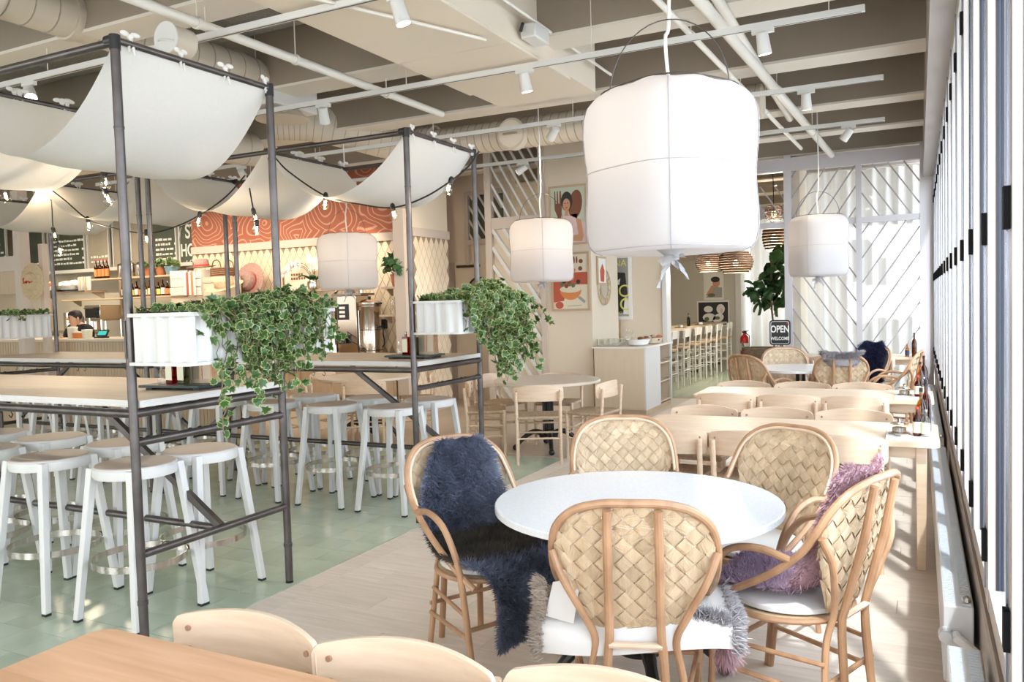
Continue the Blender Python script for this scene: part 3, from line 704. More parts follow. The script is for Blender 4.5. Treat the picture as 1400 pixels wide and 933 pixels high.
# planters and ivy ---------------------------------------------------------
def planter(x0, x1, y0, y1, z0, z1, label):
    t = thing('planter_box',label,'planter',((x0+x1)/2,(y0+y1)/2,z0)); hx = (x1-x0)/2; hy = (y1-y0)/2; H = z1-z0
    pts = []; rc = .05; per = []
    def rr(hx,hy,rc):
        o = []
        for cx,cy,a0 in ((hx-rc,hy-rc,0),(-hx+rc,hy-rc,PI/2),(-hx+rc,-hy+rc,PI),(hx-rc,-hy+rc,3*PI/2)):
            for k in range(6): a = a0+PI/2*k/5; o.append((cx+rc*math.cos(a),cy+rc*math.sin(a)))
        return o
    base = rr(hx-.02,hy-.02,rc); ring = []
    n = len(base)
    for i in range(n):
        a = Vector(base[i]); b = Vector(base[(i+1)%n]); L = (b-a).length; m = max(1,int(L/.008)); nn = Vector(((b-a).y,-(b-a).x)).normalized() if L > 1e-6 else Vector((0,0))
        for k in range(m): ring.append((a+(b-a)*k/m, nn))
    s = 0; out = []
    for i,(p,nn) in enumerate(ring):
        s += (p-ring[i-1][0]).length if i else 0
        d = .012*max(-1,min(1,2.2*math.sin(2*PI*s/.085))); out.append(p+nn*d)
    N = len(out); vs = [(p.x,p.y,z) for z in (.012,H-.015) for p in out]
    MB().add(vs,[(i,(i+1)%N,N+(i+1)%N,N+i) for i in range(N)]).build('corrugated_side','zinc_white',t,ang=60)
    MB().prism(rr(hx,hy,.03),H-.016,H,'xy').build('rim','zinc_white',t,ang=30); MB().prism(rr(hx,hy,.03),0,.014,'xy').build('bottom_tray','zinc_white',t,ang=30)
    MB().prism(rr(hx-.03,hy-.03,.03),H,H+.006,'xy').build('soil','soil',t)
    MB().bar((-hx-.02,-hy+.03,H-.03),(-hx-.02,-hy+.03,.03),.03,.01).build('hanger','wire',t); MB().bar((-hx-.02,hy-.03,H-.03),(-hx-.02,hy-.03,.03),.03,.01).build('hanger','wire',t)
    return t
planter(-3.14,-2.75,2.43,3.42,1.30,1.53,'white corrugated planter box on the near steel poles')
planter(-3.14,-2.75,4.70,5.69,1.33,1.56,'white corrugated planter box on the rear aisle poles')
planter(-8.84,-8.46,4.74,5.69,1.30,1.55,'white corrugated planter box at the left picture edge')
def leaf_geo():
    o = [(0,-.42),(.20,-.50),(.50,-.28),(.34,-.05),(.52,.20),(.22,.18),(0,.58),(-.22,.18),(-.52,.20),(-.34,-.05),(-.50,-.28),(-.20,-.50)]
    inn = [(x*.80,y*.82) for x,y in o]; z = lambda x,y,k: -.30*abs(x)*k+.06
    vs = [(x,y,z(x,y,1)) for x,y in o]+[(x,y,z(x,y,1)) for x,y in inn]+[(0,0,.05)]
    n = 12; fs = [(i,(i+1)%n,n+(i+1)%n,n+i) for i in range(n)]; ms = [1]*n
    fs += [(n+i,n+(i+1)%n,2*n) for i in range(n)]; ms += [0]*n
    return vs, fs, ms
LV, LF, LM = leaf_geo()
def leaf_mesh(green,pale):
    me = bpy.data.meshes.new('leaf'); me.from_pydata(LV,[],LF); me.materials.append(MATS[green]); me.materials.append(MATS[pale]); me.polygons.foreach_set('material_index',LM); me.update(); return me
IVY = leaf_mesh('leaf','leaf_pale')
def rand_rot(rnd, out=(0,0,1), spread=.9):
    d = (Vector(out)+Vector((rnd.gauss(0,spread),rnd.gauss(0,spread),rnd.gauss(0,spread)))).normalized()
    return d.to_track_quat('Z','Y').to_matrix()@Matrix.Rotation(rnd.uniform(0,6.28),3,'Z')
def ivy(label, places, strands, loc, nobj, seed, me=IVY, size=(.042,.062)):
    """places: list of (pos,outward) for leaves; strands: polylines for stems"""
    rnd = random.Random(seed); t = thing('ivy_plant',label,'plant',loc); o = Vector(loc)
    st = MB()
    for s in strands: st.tube([Vector(p)-o for p in s],.0022,5)
    if st.v: stuff(st.build('stems','stem',t))
    rnd.shuffle(places)
    bv, bf, bm = [], [], []
    for i,(p,out) in enumerate(places):
        R = rand_rot(rnd,out); s = rnd.uniform(*size)
        if i < nobj:
            l = inst('leaf',me,t,Vector(p)-o); l.rotation_euler = R.to_euler(); l.scale = (s,s,s)
        else:
            k = len(bv); bv += [tuple(R@Vector(v)*s+Vector(p)-o) for v in LV]; bf += [tuple(a+k for a in f) for f in LF]; bm += LM
    if bv:
        m2 = bpy.data.meshes.new('foliage'); m2.from_pydata(bv,[],bf); 
        for q in me.materials: m2.materials.append(q)
        m2.polygons.foreach_set('material_index',bm); m2.update(); stuff(inst('foliage',m2,t))
    return t
def ivy_planter(x0,x1,y0,y1,zt,spec,label,nobj,seed,mound=(.12,.10),nm=260,wid=.16,size=(.042,.062)):
    rnd = random.Random(seed); pl = []; st = []
    for _ in range(nm):
        y = rnd.uniform(y0+mound[1],y1-.06); k = min(1,(y-y0)/(y1-y0)); x = rnd.uniform(x0+.02,x1+.06); h = mound[0]*k*math.sin(PI*min(1,max(.12,(x-x0+.05)/(x1-x0+.12))))
        pl.append(((x,y,zt+.015+rnd.random()*h),(.3,-.3,.8)))
    for (ys,L,nn,sp) in spec:
        for _ in range(int(nn*1.35+.5) if nn > 4 else nn):
            y = ys+rnd.gauss(0,sp); x = x1-rnd.uniform(0,.06); p = Vector((x,y,zt+rnd.uniform(0,.06))); Ls = L*rnd.uniform(.55,1.05)
            dx = rnd.uniform(.04,wid); dy = rnd.gauss(0,.05); line = [p.copy()]; n = max(3,int(Ls/.03))
            for k in range(n):
                q = (k+1)/n; line.append(Vector((x+dx*(1-(1-q)**2)+rnd.gauss(0,.006), y+dy*q+rnd.gauss(0,.008), p.z+.03*math.sin(q*PI)*(1-q)-Ls*q**1.15)))
                pl.append((line[-1]+Vector((rnd.gauss(0,.022),rnd.gauss(0,.028),rnd.gauss(0,.018))),(.55,-.65,.35)))
            st.append(line)
    return ivy(label,pl,st,((x0+x1)/2,(y0+y1)/2,zt),nobj,seed,size=size)
ivy_planter(-3.14,-2.75,2.43,3.42,1.53,[(2.56,.07,4,.03),(2.60,.56,3,.010),(2.68,.12,6,.03),(2.77,.32,10,.035),(2.83,.38,9,.05),(2.92,.50,7,.03),(3.0,.36,9,.05),(3.12,.27,9,.05),(3.22,.20,6,.04)],'lush variegated ivy spilling from the near planter box',300,5,mound=(.13,.04),nm=420,wid=.12,size=(.036,.056))
ivy_planter(-3.14,-2.75,4.70,5.69,1.56,[(4.80,.12,6,.05),(4.90,.24,8,.05),(4.98,.34,8,.05),(5.08,.40,9,.06),(5.2,.48,10,.06),(5.3,.62,9,.05),(5.42,.52,9,.06),(5.55,.36,8,.06)],'variegated ivy spilling from the planter by the rear poles',200,6,mound=(.18,.04),nm=380,wid=.2,size=(.045,.07))
ivy_planter(-8.84,-8.46,4.74,5.69,1.55,[(5.1,.1,3,.2)],'low green ivy in the planter at the left edge',120,7,mound=(.06,.0),nm=200)
# condiment trays on bar tables
def bottle(parent, x, y, z, h, r, m, label_m=None, cap='black', name='bottle', prof=None, lab=None):
    prof = prof or [(r*.9,0),(r,.01),(r,h*.62),(r*.75,h*.72),(r*.34,h*.80),(r*.32,h)]
    b = MB().lathe(prof,14,(x,y,z)).build(name,m,parent)
    return b
def single_bottle(loc, h, r, m, label, cat='bottle', name='bottle', cap='black', lab_m=None, sq=False):
    t = thing(name,label,cat,loc)
    if sq: MB().bx(-r,r,-r*.7,r*.7,0,h*.78).build('body',m,t,bevel=.004); MB().lathe([(r*.4,h*.78),(r*.38,h*.9)],10).build('neck',m,t)
    else: MB().lathe([(r*.9,0),(r,.008),(r,h*.58),(r*.75,h*.68),(r*.34,h*.76),(r*.32,h*.93)],14).build('body',m,t)
    MB().lathe([(r*.38,h*.92),(r*.38,h)],10).build('cap',cap,t)
    if lab_m:
        if sq: MB().bx(-r*.85,r*.85,-r*.7-.002,-r*.7-.0008,h*.12,h*.68).build('bottle_label',lab_m,t,smooth=False)
        else: MB().lathe([(r+.001,h*.12),(r+.001,h*.5)],14,cap=False).build('bottle_label',lab_m,t)
    return t
def bar_tray(x, y, z, where, rz=0):
    t = thing('serving_tray','dark slate serving tray on %s'%where,'tray',(x,y,z),rz)
    MB().bx(-.19,.19,-.13,.13,.012,.026).build('slab','slate',t,bevel=.002)
    for a in (-.15,.15): MB().bx(a-.02,a+.02,-.1,.1,0,.012).build('foot','black',t,smooth=False)
    M = Matrix.Rotation(rz,3,'Z')
    def P(a,b): return Vector((x,y,z+.026))+M@Vector((a,b,0))
    single_bottle(P(-.10,-.06),.10,.022,'clear_glass','small clear salt shaker on %s'%where,'shaker','salt_shaker','brushed')
    single_bottle(P(-.045,-.05),.175,.026,'red_glass','red labelled sauce bottle on %s'%where,cap='inox_dark',lab_m='label_paper',sq=True)
    single_bottle(P(.025,-.045),.17,.026,'green_glass','green labelled sauce bottle on %s'%where,cap='red_ink',lab_m='label_paper',sq=True)
    for k,(a,m,l) in enumerate(((.05,'counter_wood','pale wood'),(.12,'brown_glass','dark amber'))):
        h = thing('menu_holder','%s napkin holder on %s'%(l,where),'holder',P(a+.005,.04),rz)
        MB().bx(-.035,.035,-.035,.035,0,.02).build('base','counter_wood',h,smooth=False); MB().bx(-.035,-.027,-.035,.035,.02,.20).bx(.027,.035,-.035,.035,.02,.20).build('side_panel','red_beech' if k else 'counter_wood',h,smooth=False); MB().bx(-.026,.026,-.03,.03,.02,.17).build('napkins','crate' if k else 'board_tan',h,smooth=False)
bar_tray(-3.40,2.98,ZT+.058,'the near bar table',.12)
bar_tray(-3.40,5.12,ZT+.058,'the bar table by the aisle behind',.1)
# ================================================================== BAR STOOLS
def make_stool():
    t = thing('bar_stool','x','stool')
    s = MB().lathe([(.165,.715),(.196,.720),(.200,.73),(.200,.765),(.192,.775),(.185,.7755),(.12,.770),(.02,.767)],32).build('seat','stool_white',t)
    MB().lathe([(.192,.7745),(.185,.779),(.12,.774),(.02,.771)],32).build('seat_top','stool_seat',s)
    for sx in (-1,1):
        for sy in (-1,1):
            leg = MB(); a = Vector((sx*.210,sy*.210,.012)); b = Vector((sx*.141,sy*.141,.768))
            leg.taper(a,b,.034,.040).build('leg','stool_white',t,smooth=False,bevel=.004)
            MB().bx(sx*.210-.016,sx*.210+.016,sy*.210-.016,sy*.210+.016,0,.012).build('foot_cap','black',t,smooth=False)
    def ring(u,v):
        a = u*2*PI; rr = .232 if v < .5 else .2295
        prof = [(.222,.275),(.226,.275),(.226,.308),(.222,.308),(.222,.275)]; r_,z_ = prof[int(round(v*4))]; return (r_*math.cos(a),r_*math.sin(a),z_)
    MB().grid(ring,40,4,True).build('foot_ring','brushed',t,ang=40)
    return t
stool0 = make_stool(); first = [True]
def put_stool(x,y,label,group,rz=0):
    o = stool0 if first[0] else dup(stool0)
    first[0] = False
    o.location = (x,y,0); o.rotation_euler = (0,0,rz); o['label'] = label; o['group'] = group
    o['_k'] = 1; del o['_k']
ordn = ['first','second','third','fourth']
KIDS.clear()
for row,(yy,nm) in enumerate(((2.76,'front'),(3.20,'back'))):
    for k,x in enumerate((-3.55,-4.2,-4.85,-5.45)):
        put_stool(x,yy+random.uniform(-.015,.015),'white bar stool, %s row of near bar table, %s from the aisle'%(nm,ordn[k]),'stools at the near bar table',random.uniform(-.05,.05))
for row,(yy,nm) in enumerate(((5.04,'front'),(5.52,'back'))):
    for k,x in enumerate((-3.55,-4.13,-4.75,-5.36)):
        put_stool(x,yy+random.uniform(-.015,.015),'white bar stool, %s row of middle bar table, %s from the aisle'%(nm,ordn[k]),'stools at the middle bar table',random.uniform(-.05,.05))
    for k,x in enumerate((-6.2,-6.85,-7.5,-8.05)):
        put_stool(x,yy,'white bar stool, %s row of far left bar table, %s from twin poles'%(nm,ordn[k]),'stools at the far left bar table')
# ================================================================== WOODEN DINING CHAIRS
def make_chair():
    t = thing('dining_chair','x','chair')
    rl = .0165
    for sx in (-1,1):
        MB().tube([(sx*.205,.19,0),(sx*.205,.19,.462)],[.014,rl],10).build('leg','beech_y',t)
        MB().tube([(sx*.205,-.185,0),(sx*.205,-.185,.44),(sx*.208,-.205,.695)],[.014,rl,.0165],10).build('leg','beech_y',t)
        for z in (.20,.31): MB().tube([(sx*.205,-.185,z),(sx*.205,.19,z)],.009,8).build('stretcher','beech_y',t)
    MB().tube([(-.205,.19,.25),(.205,.19,.25)],.009,8).build('stretcher','beech_y',t)
    MB().tube([(-.205,-.185,.25),(.205,-.185,.25)],.009,8).build('stretcher','beech_y',t)
    MB().tube([(-.205,.19,.345),(.205,.19,.345)],.009,8).build('stretcher','beech_y',t)
    n = 28; vs = []; fs = []
    for i in range(n+1):
        u = math.sin(PI/2*(-1+2*i/n)) if True else 0; x = u*.24; e = max(0,abs(u)-.93)/.07
        yb = -.232+.055*u*u; zt = .757-.026*u*u-.020*e**2; zb = .600+.020*e**2
        vs += [(x,yb,zb),(x,yb+.016,zb),(x,yb+.020,zt),(x,yb+.004,zt)]
    for i in range(n):
        a = 4*i; b = a+4
        for k in range(4): fs.append((a+k,a+(k+1)%4,b+(k+1)%4,b+k))
    fs += [(3,2,1,0),(4*n,4*n+1,4*n+2,4*n+3)]
    bk = MB().add([(x,y+.022,z) for x,y,z in vs],fs).build('backrest','beech_y',t,bevel=.004,ang=50)
    for sx in (-1,1):
        for z in (.645,.70): MB().tube([(sx*.200,-.170,z),(sx*.200,-.1475,z+.0005)],.0075,10).build('dowel','dowel',bk)
    # paper cord seat: four triangular fields of cord
    def seat(u,v):
        x = -.205+.41*u; y = -.185+.375*v; m = max(abs(2*u-1),abs(2*v-1)); 
        return (x,y,.448+.010*m+.0016*math.sin(m*46))
    st = MB().grid(seat,40,40).build('cord_seat','cord',t,ang=80)
    MB().bx(-.205,.205,-.185,.19,.425,.440).build('seat_underside','cord',t,smooth=False)
    for a,b in (((-.205,.19),(.205,.19)),((-.205,-.185),(.205,-.185)),((-.205,-.185),(-.205,.19)),((.205,-.185),(.205,.19))): MB().tube([(a[0],a[1],.444),(b[0],b[1],.444)],.016,8).build('seat_rail','cord',t)
    return t
chair0 = make_chair(); cfirst = [True]; CG = 'wooden dining chairs with woven cord seats'
def put_chair(x,y,face,label):
    """face: direction the sitter looks"""
    o = chair0 if cfirst[0] else dup(chair0)
    cfirst[0] = False
    o.location = (x,y,0); o.rotation_euler = (0,0,math.atan2(face[1],face[0])-PI/2); o['label'] = label; o['group'] = CG
KIDS.clear()
for x,y,f,l in [(-1.52,1.325,(0,-1),'pale wooden chair across the foreground table, leftmost'),(-1.045,1.335,(.05,-1),'pale wooden chair across the foreground table, middle one'),(-.575,1.375,(-.04,-1),'pale wooden chair at bottom edge before the woven chair'),
    (-1.38,5.63,(0,-1),'wooden chair behind the nearer window table, leftmost'),(-.875,5.63,(.03,-1),'wooden chair behind the nearer window table, middle'),(-.39,5.66,(0,-1),'wooden chair behind the nearer window table, nearest the window'),
    (-1.37,4.94,(0,1),'wooden chair in front of the nearer window table, leftmost'),(-.88,4.95,(0,1),'wooden chair in front of the nearer window table, middle'),(-.39,4.94,(0,1),'wooden chair in front of the nearer window table, nearest the window'),
    (-1.44,7.42,(0,-1),'wooden chair behind the second window table, leftmost'),(-.93,7.43,(0,-1),'wooden chair behind the second window table, middle'),(-.445,7.45,(0,-1),'wooden chair behind the second window table, nearest the window'),
    (-1.41,6.80,(0,1),'wooden chair in front of the second window table, leftmost'),(-.92,6.80,(0,1),'wooden chair in front of the second window table, middle'),(-.44,6.80,(0,1),'wooden chair in front of the second window table, nearest the window'),
    (-1.50,11.1,(0,1),'wooden chair at the table by the slatted screen, leftmost'),(-1.0,11.1,(0,1),'wooden chair at the table by the slatted screen, middle'),(-.5,11.1,(0,1),'wooden chair at the table by the slatted screen, nearest the window'),
    (-3.27,7.02,(-.42,.91),'wooden chair with its back to camera at the round aisle table'),(-2.86,7.43,(-1,.1),'wooden chair on the window side of the round aisle table'),(-3.50,8.04,(.1,-1),'wooden chair behind the round aisle table by the poster column'),
    (-3.97,7.25,(.9,.45),'wooden chair beside the rear pole, left of the round aisle table'),(-4.10,7.83,(1,-.25),'wooden chair at the round aisle table by the lattice partition'),
    (-5.38,7.13,(-.45,.9),'wooden chair with back to camera at the table before the coffee nook'),(-6.05,7.02,(.3,1),'wooden chair behind the stools, left front of the coffee nook table'),(-5.30,8.0,(-.8,-.6),'wooden chair at the coffee nook table beside the tiled return wall'),(-6.35,7.75,(1,0),'wooden chair on the left of the coffee nook table')]:
    put_chair(x,y,f,l)
# ================================================================== TABLES
def iron_base(t, r, z, rods=4):
    for k in range(rods):
        a = PI/4+k*2*PI/rods; MB().tube([(.045*math.cos(a),.045*math.sin(a),.16),(.045*math.cos(a),.045*math.sin(a),z-.03)],.016,10).build('column','black_iron',t)
    MB().lathe([(.09,.12),(.10,.14),(.07,.19),(.05,.2)],20).build('hub','black_iron',t)
    for k in range(4):
        a = k*PI/2+.5; c, s = math.cos(a), math.sin(a)
        MB().tube(catmull([(.05*c,.05*s,.17),(.16*c,.16*s,.19),(.27*c,.27*s,.12),(.33*c,.33*s,.05)],5),[.03]*4+[.028]*4+[.024]*4+[.022]*4,10).build('leg','black_iron',t)
        MB().sphere((.345*c,.345*s,.032),.032,.032,.032,12,8).build('ball_foot','black_iron',t)
    MB().lathe([(.2,z-.035),(.2,z-.02)],20).build('top_plate','black_iron',t)
def round_table(x,y,r,label,m,edge):
    t = thing('round_table',label,'table',(x,y,0))
    tp = MB().lathe([(r-.012,.70),(r,.705),(r,.727),(r-.004,.7305),(.02,.7305)],64).build('tabletop',m,t,ang=40)
    iron_base(t,r,.71); return t
round_table(-1.01,3.07,.565,'round speckled white table ringed by woven bark chairs','terrazzo',None)
round_table(-1.17,9.4,.50,'round white table near the slatted screen','terrazzo',None)
round_table(-3.44,7.62,.55,'round pale wood table beside the lattice partition','worktop',None)
round_table(-5.75,7.62,.55,'round pale wood table before the coffee nook','worktop',None)
def dining_table(x0,x1,y0,y1,z,label,m,m2,planks):
    t = thing('dining_table',label,'table',((x0+x1)/2,(y0+y1)/2,0)); hx = (x1-x0)/2; hy = (y1-y0)/2
    w = 2*hy/planks; rc = .05
    for i in range(planks):
        a = -hy+i*w; b = a+w
        first_, last_ = i == 0, i == planks-1
        if last_ or first_:
            pts = []
            s = 1 if last_ else -1; e = b if last_ else a; i_ = a if last_ else b
            pts = [(-hx,i_),(hx,i_)]+[(hx-rc+rc*math.cos(q),e-s*rc+s*rc*math.sin(q)) for q in [k*PI/12 for k in range(7)]]+[(-hx+rc-rc*math.sin(q),e-s*rc+s*rc*math.cos(q)) for q in [k*PI/12 for k in range(7)]]
            if not last_: pts = pts[::-1]
            MB().prism(pts,z-.028,z,'xy').build('top_board',m if i%2 else m2,t,ang=50)
        else: MB().bx(-hx,hx,a+.0002,b-.0002,z-.028,z).build('top_board',m if i%3 else m2,t,smooth=False)
    MB().bx(-hx+.08,hx-.08,-hy+.07,-hy+.09,z-.10,z-.028).bx(-hx+.08,hx-.08,hy-.09,hy-.07,z-.10,z-.028).bx(-hx+.08,-hx+.10,-hy+.07,hy-.07,z-.10,z-.028).bx(hx-.10,hx-.08,-hy+.07,hy-.07,z-.10,z-.028).build('apron',m,t,smooth=False)
    for sx in (-1,1):
        for sy in (-1,1): MB().taper((sx*(hx-.09),sy*(hy-.09),0),(sx*(hx-.09),sy*(hy-.09),z-.028),.045,.055).build('leg',m,t,smooth=False,bevel=.004)
    return t
dining_table(-1.87,-.30,.56,1.345,.73,'reddish beech dining table in the foreground corner','red_beech','red_beech2',6)
dining_table(-1.63,.10,4.83,5.53,.72,'pale beech window table behind the woven chairs','beech','beech_y',5)
dining_table(-1.70,.10,6.69,7.39,.72,'pale beech window table second from the woven chairs','beech','beech_y',5)
dining_table(-1.8,.08,11.15,11.8,.72,'pale beech table beside the slatted screen','beech','beech_y',5)
def window_tray(x,y,z,where):
    t = thing('serving_board','white serving board on %s'%where,'tray',(x,y,z)); MB().bx(-.135,.10,-.19,.19,0,.016).build('board','ceramic_white',t,bevel=.003)
    P = lambda a,b: (x+a,y+b,z+.016)
    single_bottle(P(.04,-.02),.26,.026,'amber_glass','tall oil bottle with pourer on %s'%where,cap='black')
    single_bottle(P(.065,.07),.30,.028,'brown_glass','dark vinegar bottle on %s'%where,cap='black')
    single_bottle(P(.02,-.075),.16,.022,'red_glass','red chilli sauce bottle on %s'%where,cap='red_ink',lab_m='label_paper')
    single_bottle(P(.062,-.09),.15,.022,'clear_glass','clear labelled bottle on %s'%where,cap='brushed',lab_m='label_paper')
    j = thing('spice_jar','round lidded glass spice jar on %s'%where,'jar',P(-.07,-.02)); MB().lathe([(.055,0),(.058,.006),(.045,.010)],20).build('saucer','inox',j); MB().lathe([(.042,.008),(.046,.014),(.046,.05),(.04,.055)],20).build('jar_body','clear_glass',j)
    MB().lathe([(.047,.055),(.044,.064),(.012,.068),(.008,.078),(.012,.085),(.002,.09)],20).build('lid','inox',j); MB().lathe([(.036,.012),(.036,.035)],16).build('spice','sill_stone',j)
    single_bottle(P(-.075,-.105),.075,.020,'clear_glass','small salt shaker on %s'%where,'shaker','salt_shaker','brushed')
window_tray(-.03,5.03,.72,'the nearer window table'); window_tray(-.03,6.92,.72,'the second window table')
single_bottle((-.05,11.25,.72),.30,.03,'brown_glass','dark oil bottle on the table by the slatted screen',cap='black'); single_bottle((-.13,11.25,.72),.16,.025,'amber_glass','amber sauce bottle with red cap by the slatted screen',cap='red_ink',lab_m='blue_dark')
# ================================================================== LANTERN PENDANTS
def lantern(x, y, z0, z1, label, a, rz, energy, zc=ZC):
    H = z1-z0; t = thing('lantern_pendant',label,'pendant lamp',(x,y,z0),rz); n = 3.2
    def sq(ang, r):
        c, s = math.cos(ang), math.sin(ang); k = (abs(c)**n+abs(s)**n)**(-1/n); return (r*k*c, r*k*s)
    prof = [(0,.10,.035),(0,.45,.015),(0,.80,.0),(0,.90,.02),(0,.955,.06),(0,.985,.14),(0,.985,.26),(0,.965,.40),(0,.962,.5),(0,.985,.62),(0,1.0,.74),(0,.99,.84),(0,.95,.91),(0,.88,.955),(0,.80,.982),(0,.74,.988)]
    def fn(u,v):
        i = v*(len(prof)-1); k = int(round(i)); r = prof[k][1]*a; ang = u*2*PI
        w = 1+.008*math.sin(ang*7+k)*(1 if k < 3 or k > 12 else .3); p = sq(ang,r*w); dz = .012*math.sin(ang*9)*(1 if k > 13 else 0)
        return (p[0],p[1],prof[k][2]*H+dz*a)
    MB().grid(fn,64,len(prof)-1,True).build('shade','lantern_cloth',t,ang=80)
    for k in range(4):
        ang = PI/4+k*PI/2; pts = []
        for _,r,zz in prof[2:]: q = sq(ang,r*a+.002); pts.append((q[0],q[1],zz*H))
        MB().tube(catmull(pts,2),.0022*a/.3,5).build('seam','seam',t)
    for zz,rr in ((.5,.964),(.02,.90)):
        MB().tube([(sq(u*2*PI/48,rr*a+.002)[0],sq(u*2*PI/48,rr*a+.002)[1],zz*H) for u in range(48)],.0018*a/.3,5,closed=True).build('seam','seam',t)
    MB().tube([(sq(u*2*PI/40,.79*a)[0],sq(u*2*PI/40,.79*a)[1],.99*H) for u in range(40)],.003,6,closed=True).build('wire_ring','wire',t)
    kn = MB(); s = a/.3
    kn.tube([(0,0,.02*H),(0,0,-.01*s),(.002,0,-.03*s)],[.06*s,.028*s,.03*s],14)
    def petal(dx,dy,dz,w):
        def g(u,v):
            ww = w*math.sin(PI*min(1,.15+v*.8)); ang = (u-.5)*2.2
            return (dx*v+ww*math.sin(ang)*(dy/ (abs(dx)+abs(dy)+1e-6))+.01*math.sin(v*9+u*5)*s, dy*v-ww*math.sin(ang)*(dx/(abs(dx)+abs(dy)+1e-6)), -.02*s+dz*v+ww*.5*math.cos(ang))
        return g
    for dx,dy,dz,w in ((.09,.02,.00,.04),(-.08,-.03,-.035,.05),(-.03,.05,-.12,.035),(.04,-.05,-.09,.04),(.01,-.02,-.05,.05)): kn.grid(petal(dx*s,dy*s,dz*s,w*s),6,6)
    kn.build('knot','lantern_cloth',t,ang=80)
    hp = [(math.cos(b)*.78*a, math.sin(PI*.0)+0, .985*H+math.sin(b)*a*.95) for b in [k*PI/20 for k in range(21)]]
    c, s_ = math.cos(-rz+PI*.06), math.sin(-rz+PI*.06)
    MB().tube([(p[0]*c,p[0]*s_,p[2]) for p in hp],.0026,6).build('wire_handle','wire',t)
    sw = .02
    MB().tube(catmull([(0,0,.62*H),(.004,0,.985*H),(-.012,0,1.3*H),(.012,0,1.6*H),(-.004,0,zc-z0)],6),.007 if a > .25 else .006,8).build('cord','white_paint',t)
    b = MB().lathe([(.004,.5),(.03,.51),(.042,.545),(.036,.58),(.018,.61)],14).build('bulb','bulb_glow',t); b.scale = (1,1,H); b.scale = (1,1,1); b.location = (0,0,.5*H-.55)
    l = bpy.data.lights.new('lantern_light','POINT'); l.energy = energy; l.color = (1,.80,.58); l.shadow_soft_size = .08
    lo = bpy.data.objects.new('lantern_light',l); COL.objects.link(lo); lo.parent = t; lo.location = (0,0,.5*H+.13)
lantern(-.87,3.15,1.71,2.345,'large white cloth lantern hanging over the foreground round table',.295,1.054,6)
lantern(-3.51,7.72,1.74,2.39,'white cloth lantern over the round table at the lattice partition',.292,1.25,9)
lantern(-1.0,9.65,1.73,2.41,'white cloth lantern before the slatted glass screen',.292,.56,4)
lantern(-5.73,7.34,1.73,2.36,'white cloth lantern in front of the coffee urns',.292,1.45,8,3.40)
# ================================================================== WOVEN BARK CHAIRS
ZW = [(.42,.118),(.50,.158),(.58,.205),(.65,.243),(.71,.257),(.77,.256),(.82,.240),(.86,.203),(.884,.14),(.894,.06),(.895,.0)]
def half(z):
    if z <= ZW[0][0]: return ZW[0][1] if z > .4199 else -1
    for (a,wa),(b,wb) in zip(ZW,ZW[1:]):
        if a <= z <= b: return wa+(wb-wa)*(z-a)/(b-a)
    return -1
def inside(x,z): return .42 <= z <= .895 and abs(x) <= half(z)
def backy(x,z): return -.215-(z-.42)*.255+.55*x*x-.04*max(0,z-.75)
def strip_meshes(sw=.045):
    out = []; c0 = (0,.66); r2 = math.sqrt(.5)
    for fam in (0,1):
        d = Vector((r2,r2)) if fam == 0 else Vector((r2,-r2)); nrm = Vector((-r2,r2)) if fam == 0 else Vector((r2,r2))
        for i in range(-9,10):
            edges = []
            for e in (-.5,.5):
                o = Vector(c0)+nrm*((i+e*.91)*sw); ts = [q*.004 for q in range(-110,111) if inside(*(o+d*(q*.004)))]
                edges.append((o,min(ts),max(ts)) if ts else None)
            if not edges[0] and not edges[1]: continue
            if not edges[0] or not edges[1]:
                k = 0 if edges[0] else 1; o,a,b = edges[k]; m = (a+b)/2; oo = Vector(c0)+nrm*((i+(-.5 if k else .5)*.2)*sw); edges[1-k] = (oo,m-.001,m+.001)
            L = max(edges[0][2]-edges[0][1],edges[1][2]-edges[1][1])
            if L < .02: continue
            n = max(2,int(L/.009)); vs = []
            for k in range(n+1):
                for (o,a,b) in edges:
                    t = a+(b-a)*k/n; p = o+d*t
                    # position along the crossing family, in strip widths
                    other = (p-Vector(c0)).dot(Vector((r2,r2)) if fam == 1 else Vector((-r2,r2)))/sw if False else ((p-Vector(c0)).dot(d))/sw
                    s = (1 if i%2 == 0 else -1)*math.cos(PI*other)*(1 if fam == 0 else -1)
                    s = max(-1,min(1,s*1.8))
                    vs.append((p.x, backy(p.x,p.y)+.0042*s, p.y))
            fs = [(2*k,2*k+1,2*k+3,2*k+2) for k in range(n)]
            m = len(vs); vs2 = vs+[(x,y-.0016,z) for x,y,z in vs]
            fs2 = fs+[tuple(reversed([q+m for q in f])) for f in fs]+[(2*k,2*k+2,m+2*k+2,m+2*k) for k in range(n)]+[(2*k+1,m+2*k+1,m+2*k+3,2*k+3) for k in range(n)]
            out.append(MB().add(vs2,fs2))
    return out
STR = strip_meshes()
hoopR = [(0,-.352,.905),(.10,-.348,.902),(.185,-.325,.875),(.240,-.29,.82),(.262,-.25,.745),(.266,-.19,.66),(.262,-.08,.57),(.25,.06,.485),(.232,.18,.42),(.215,.235,.39)]
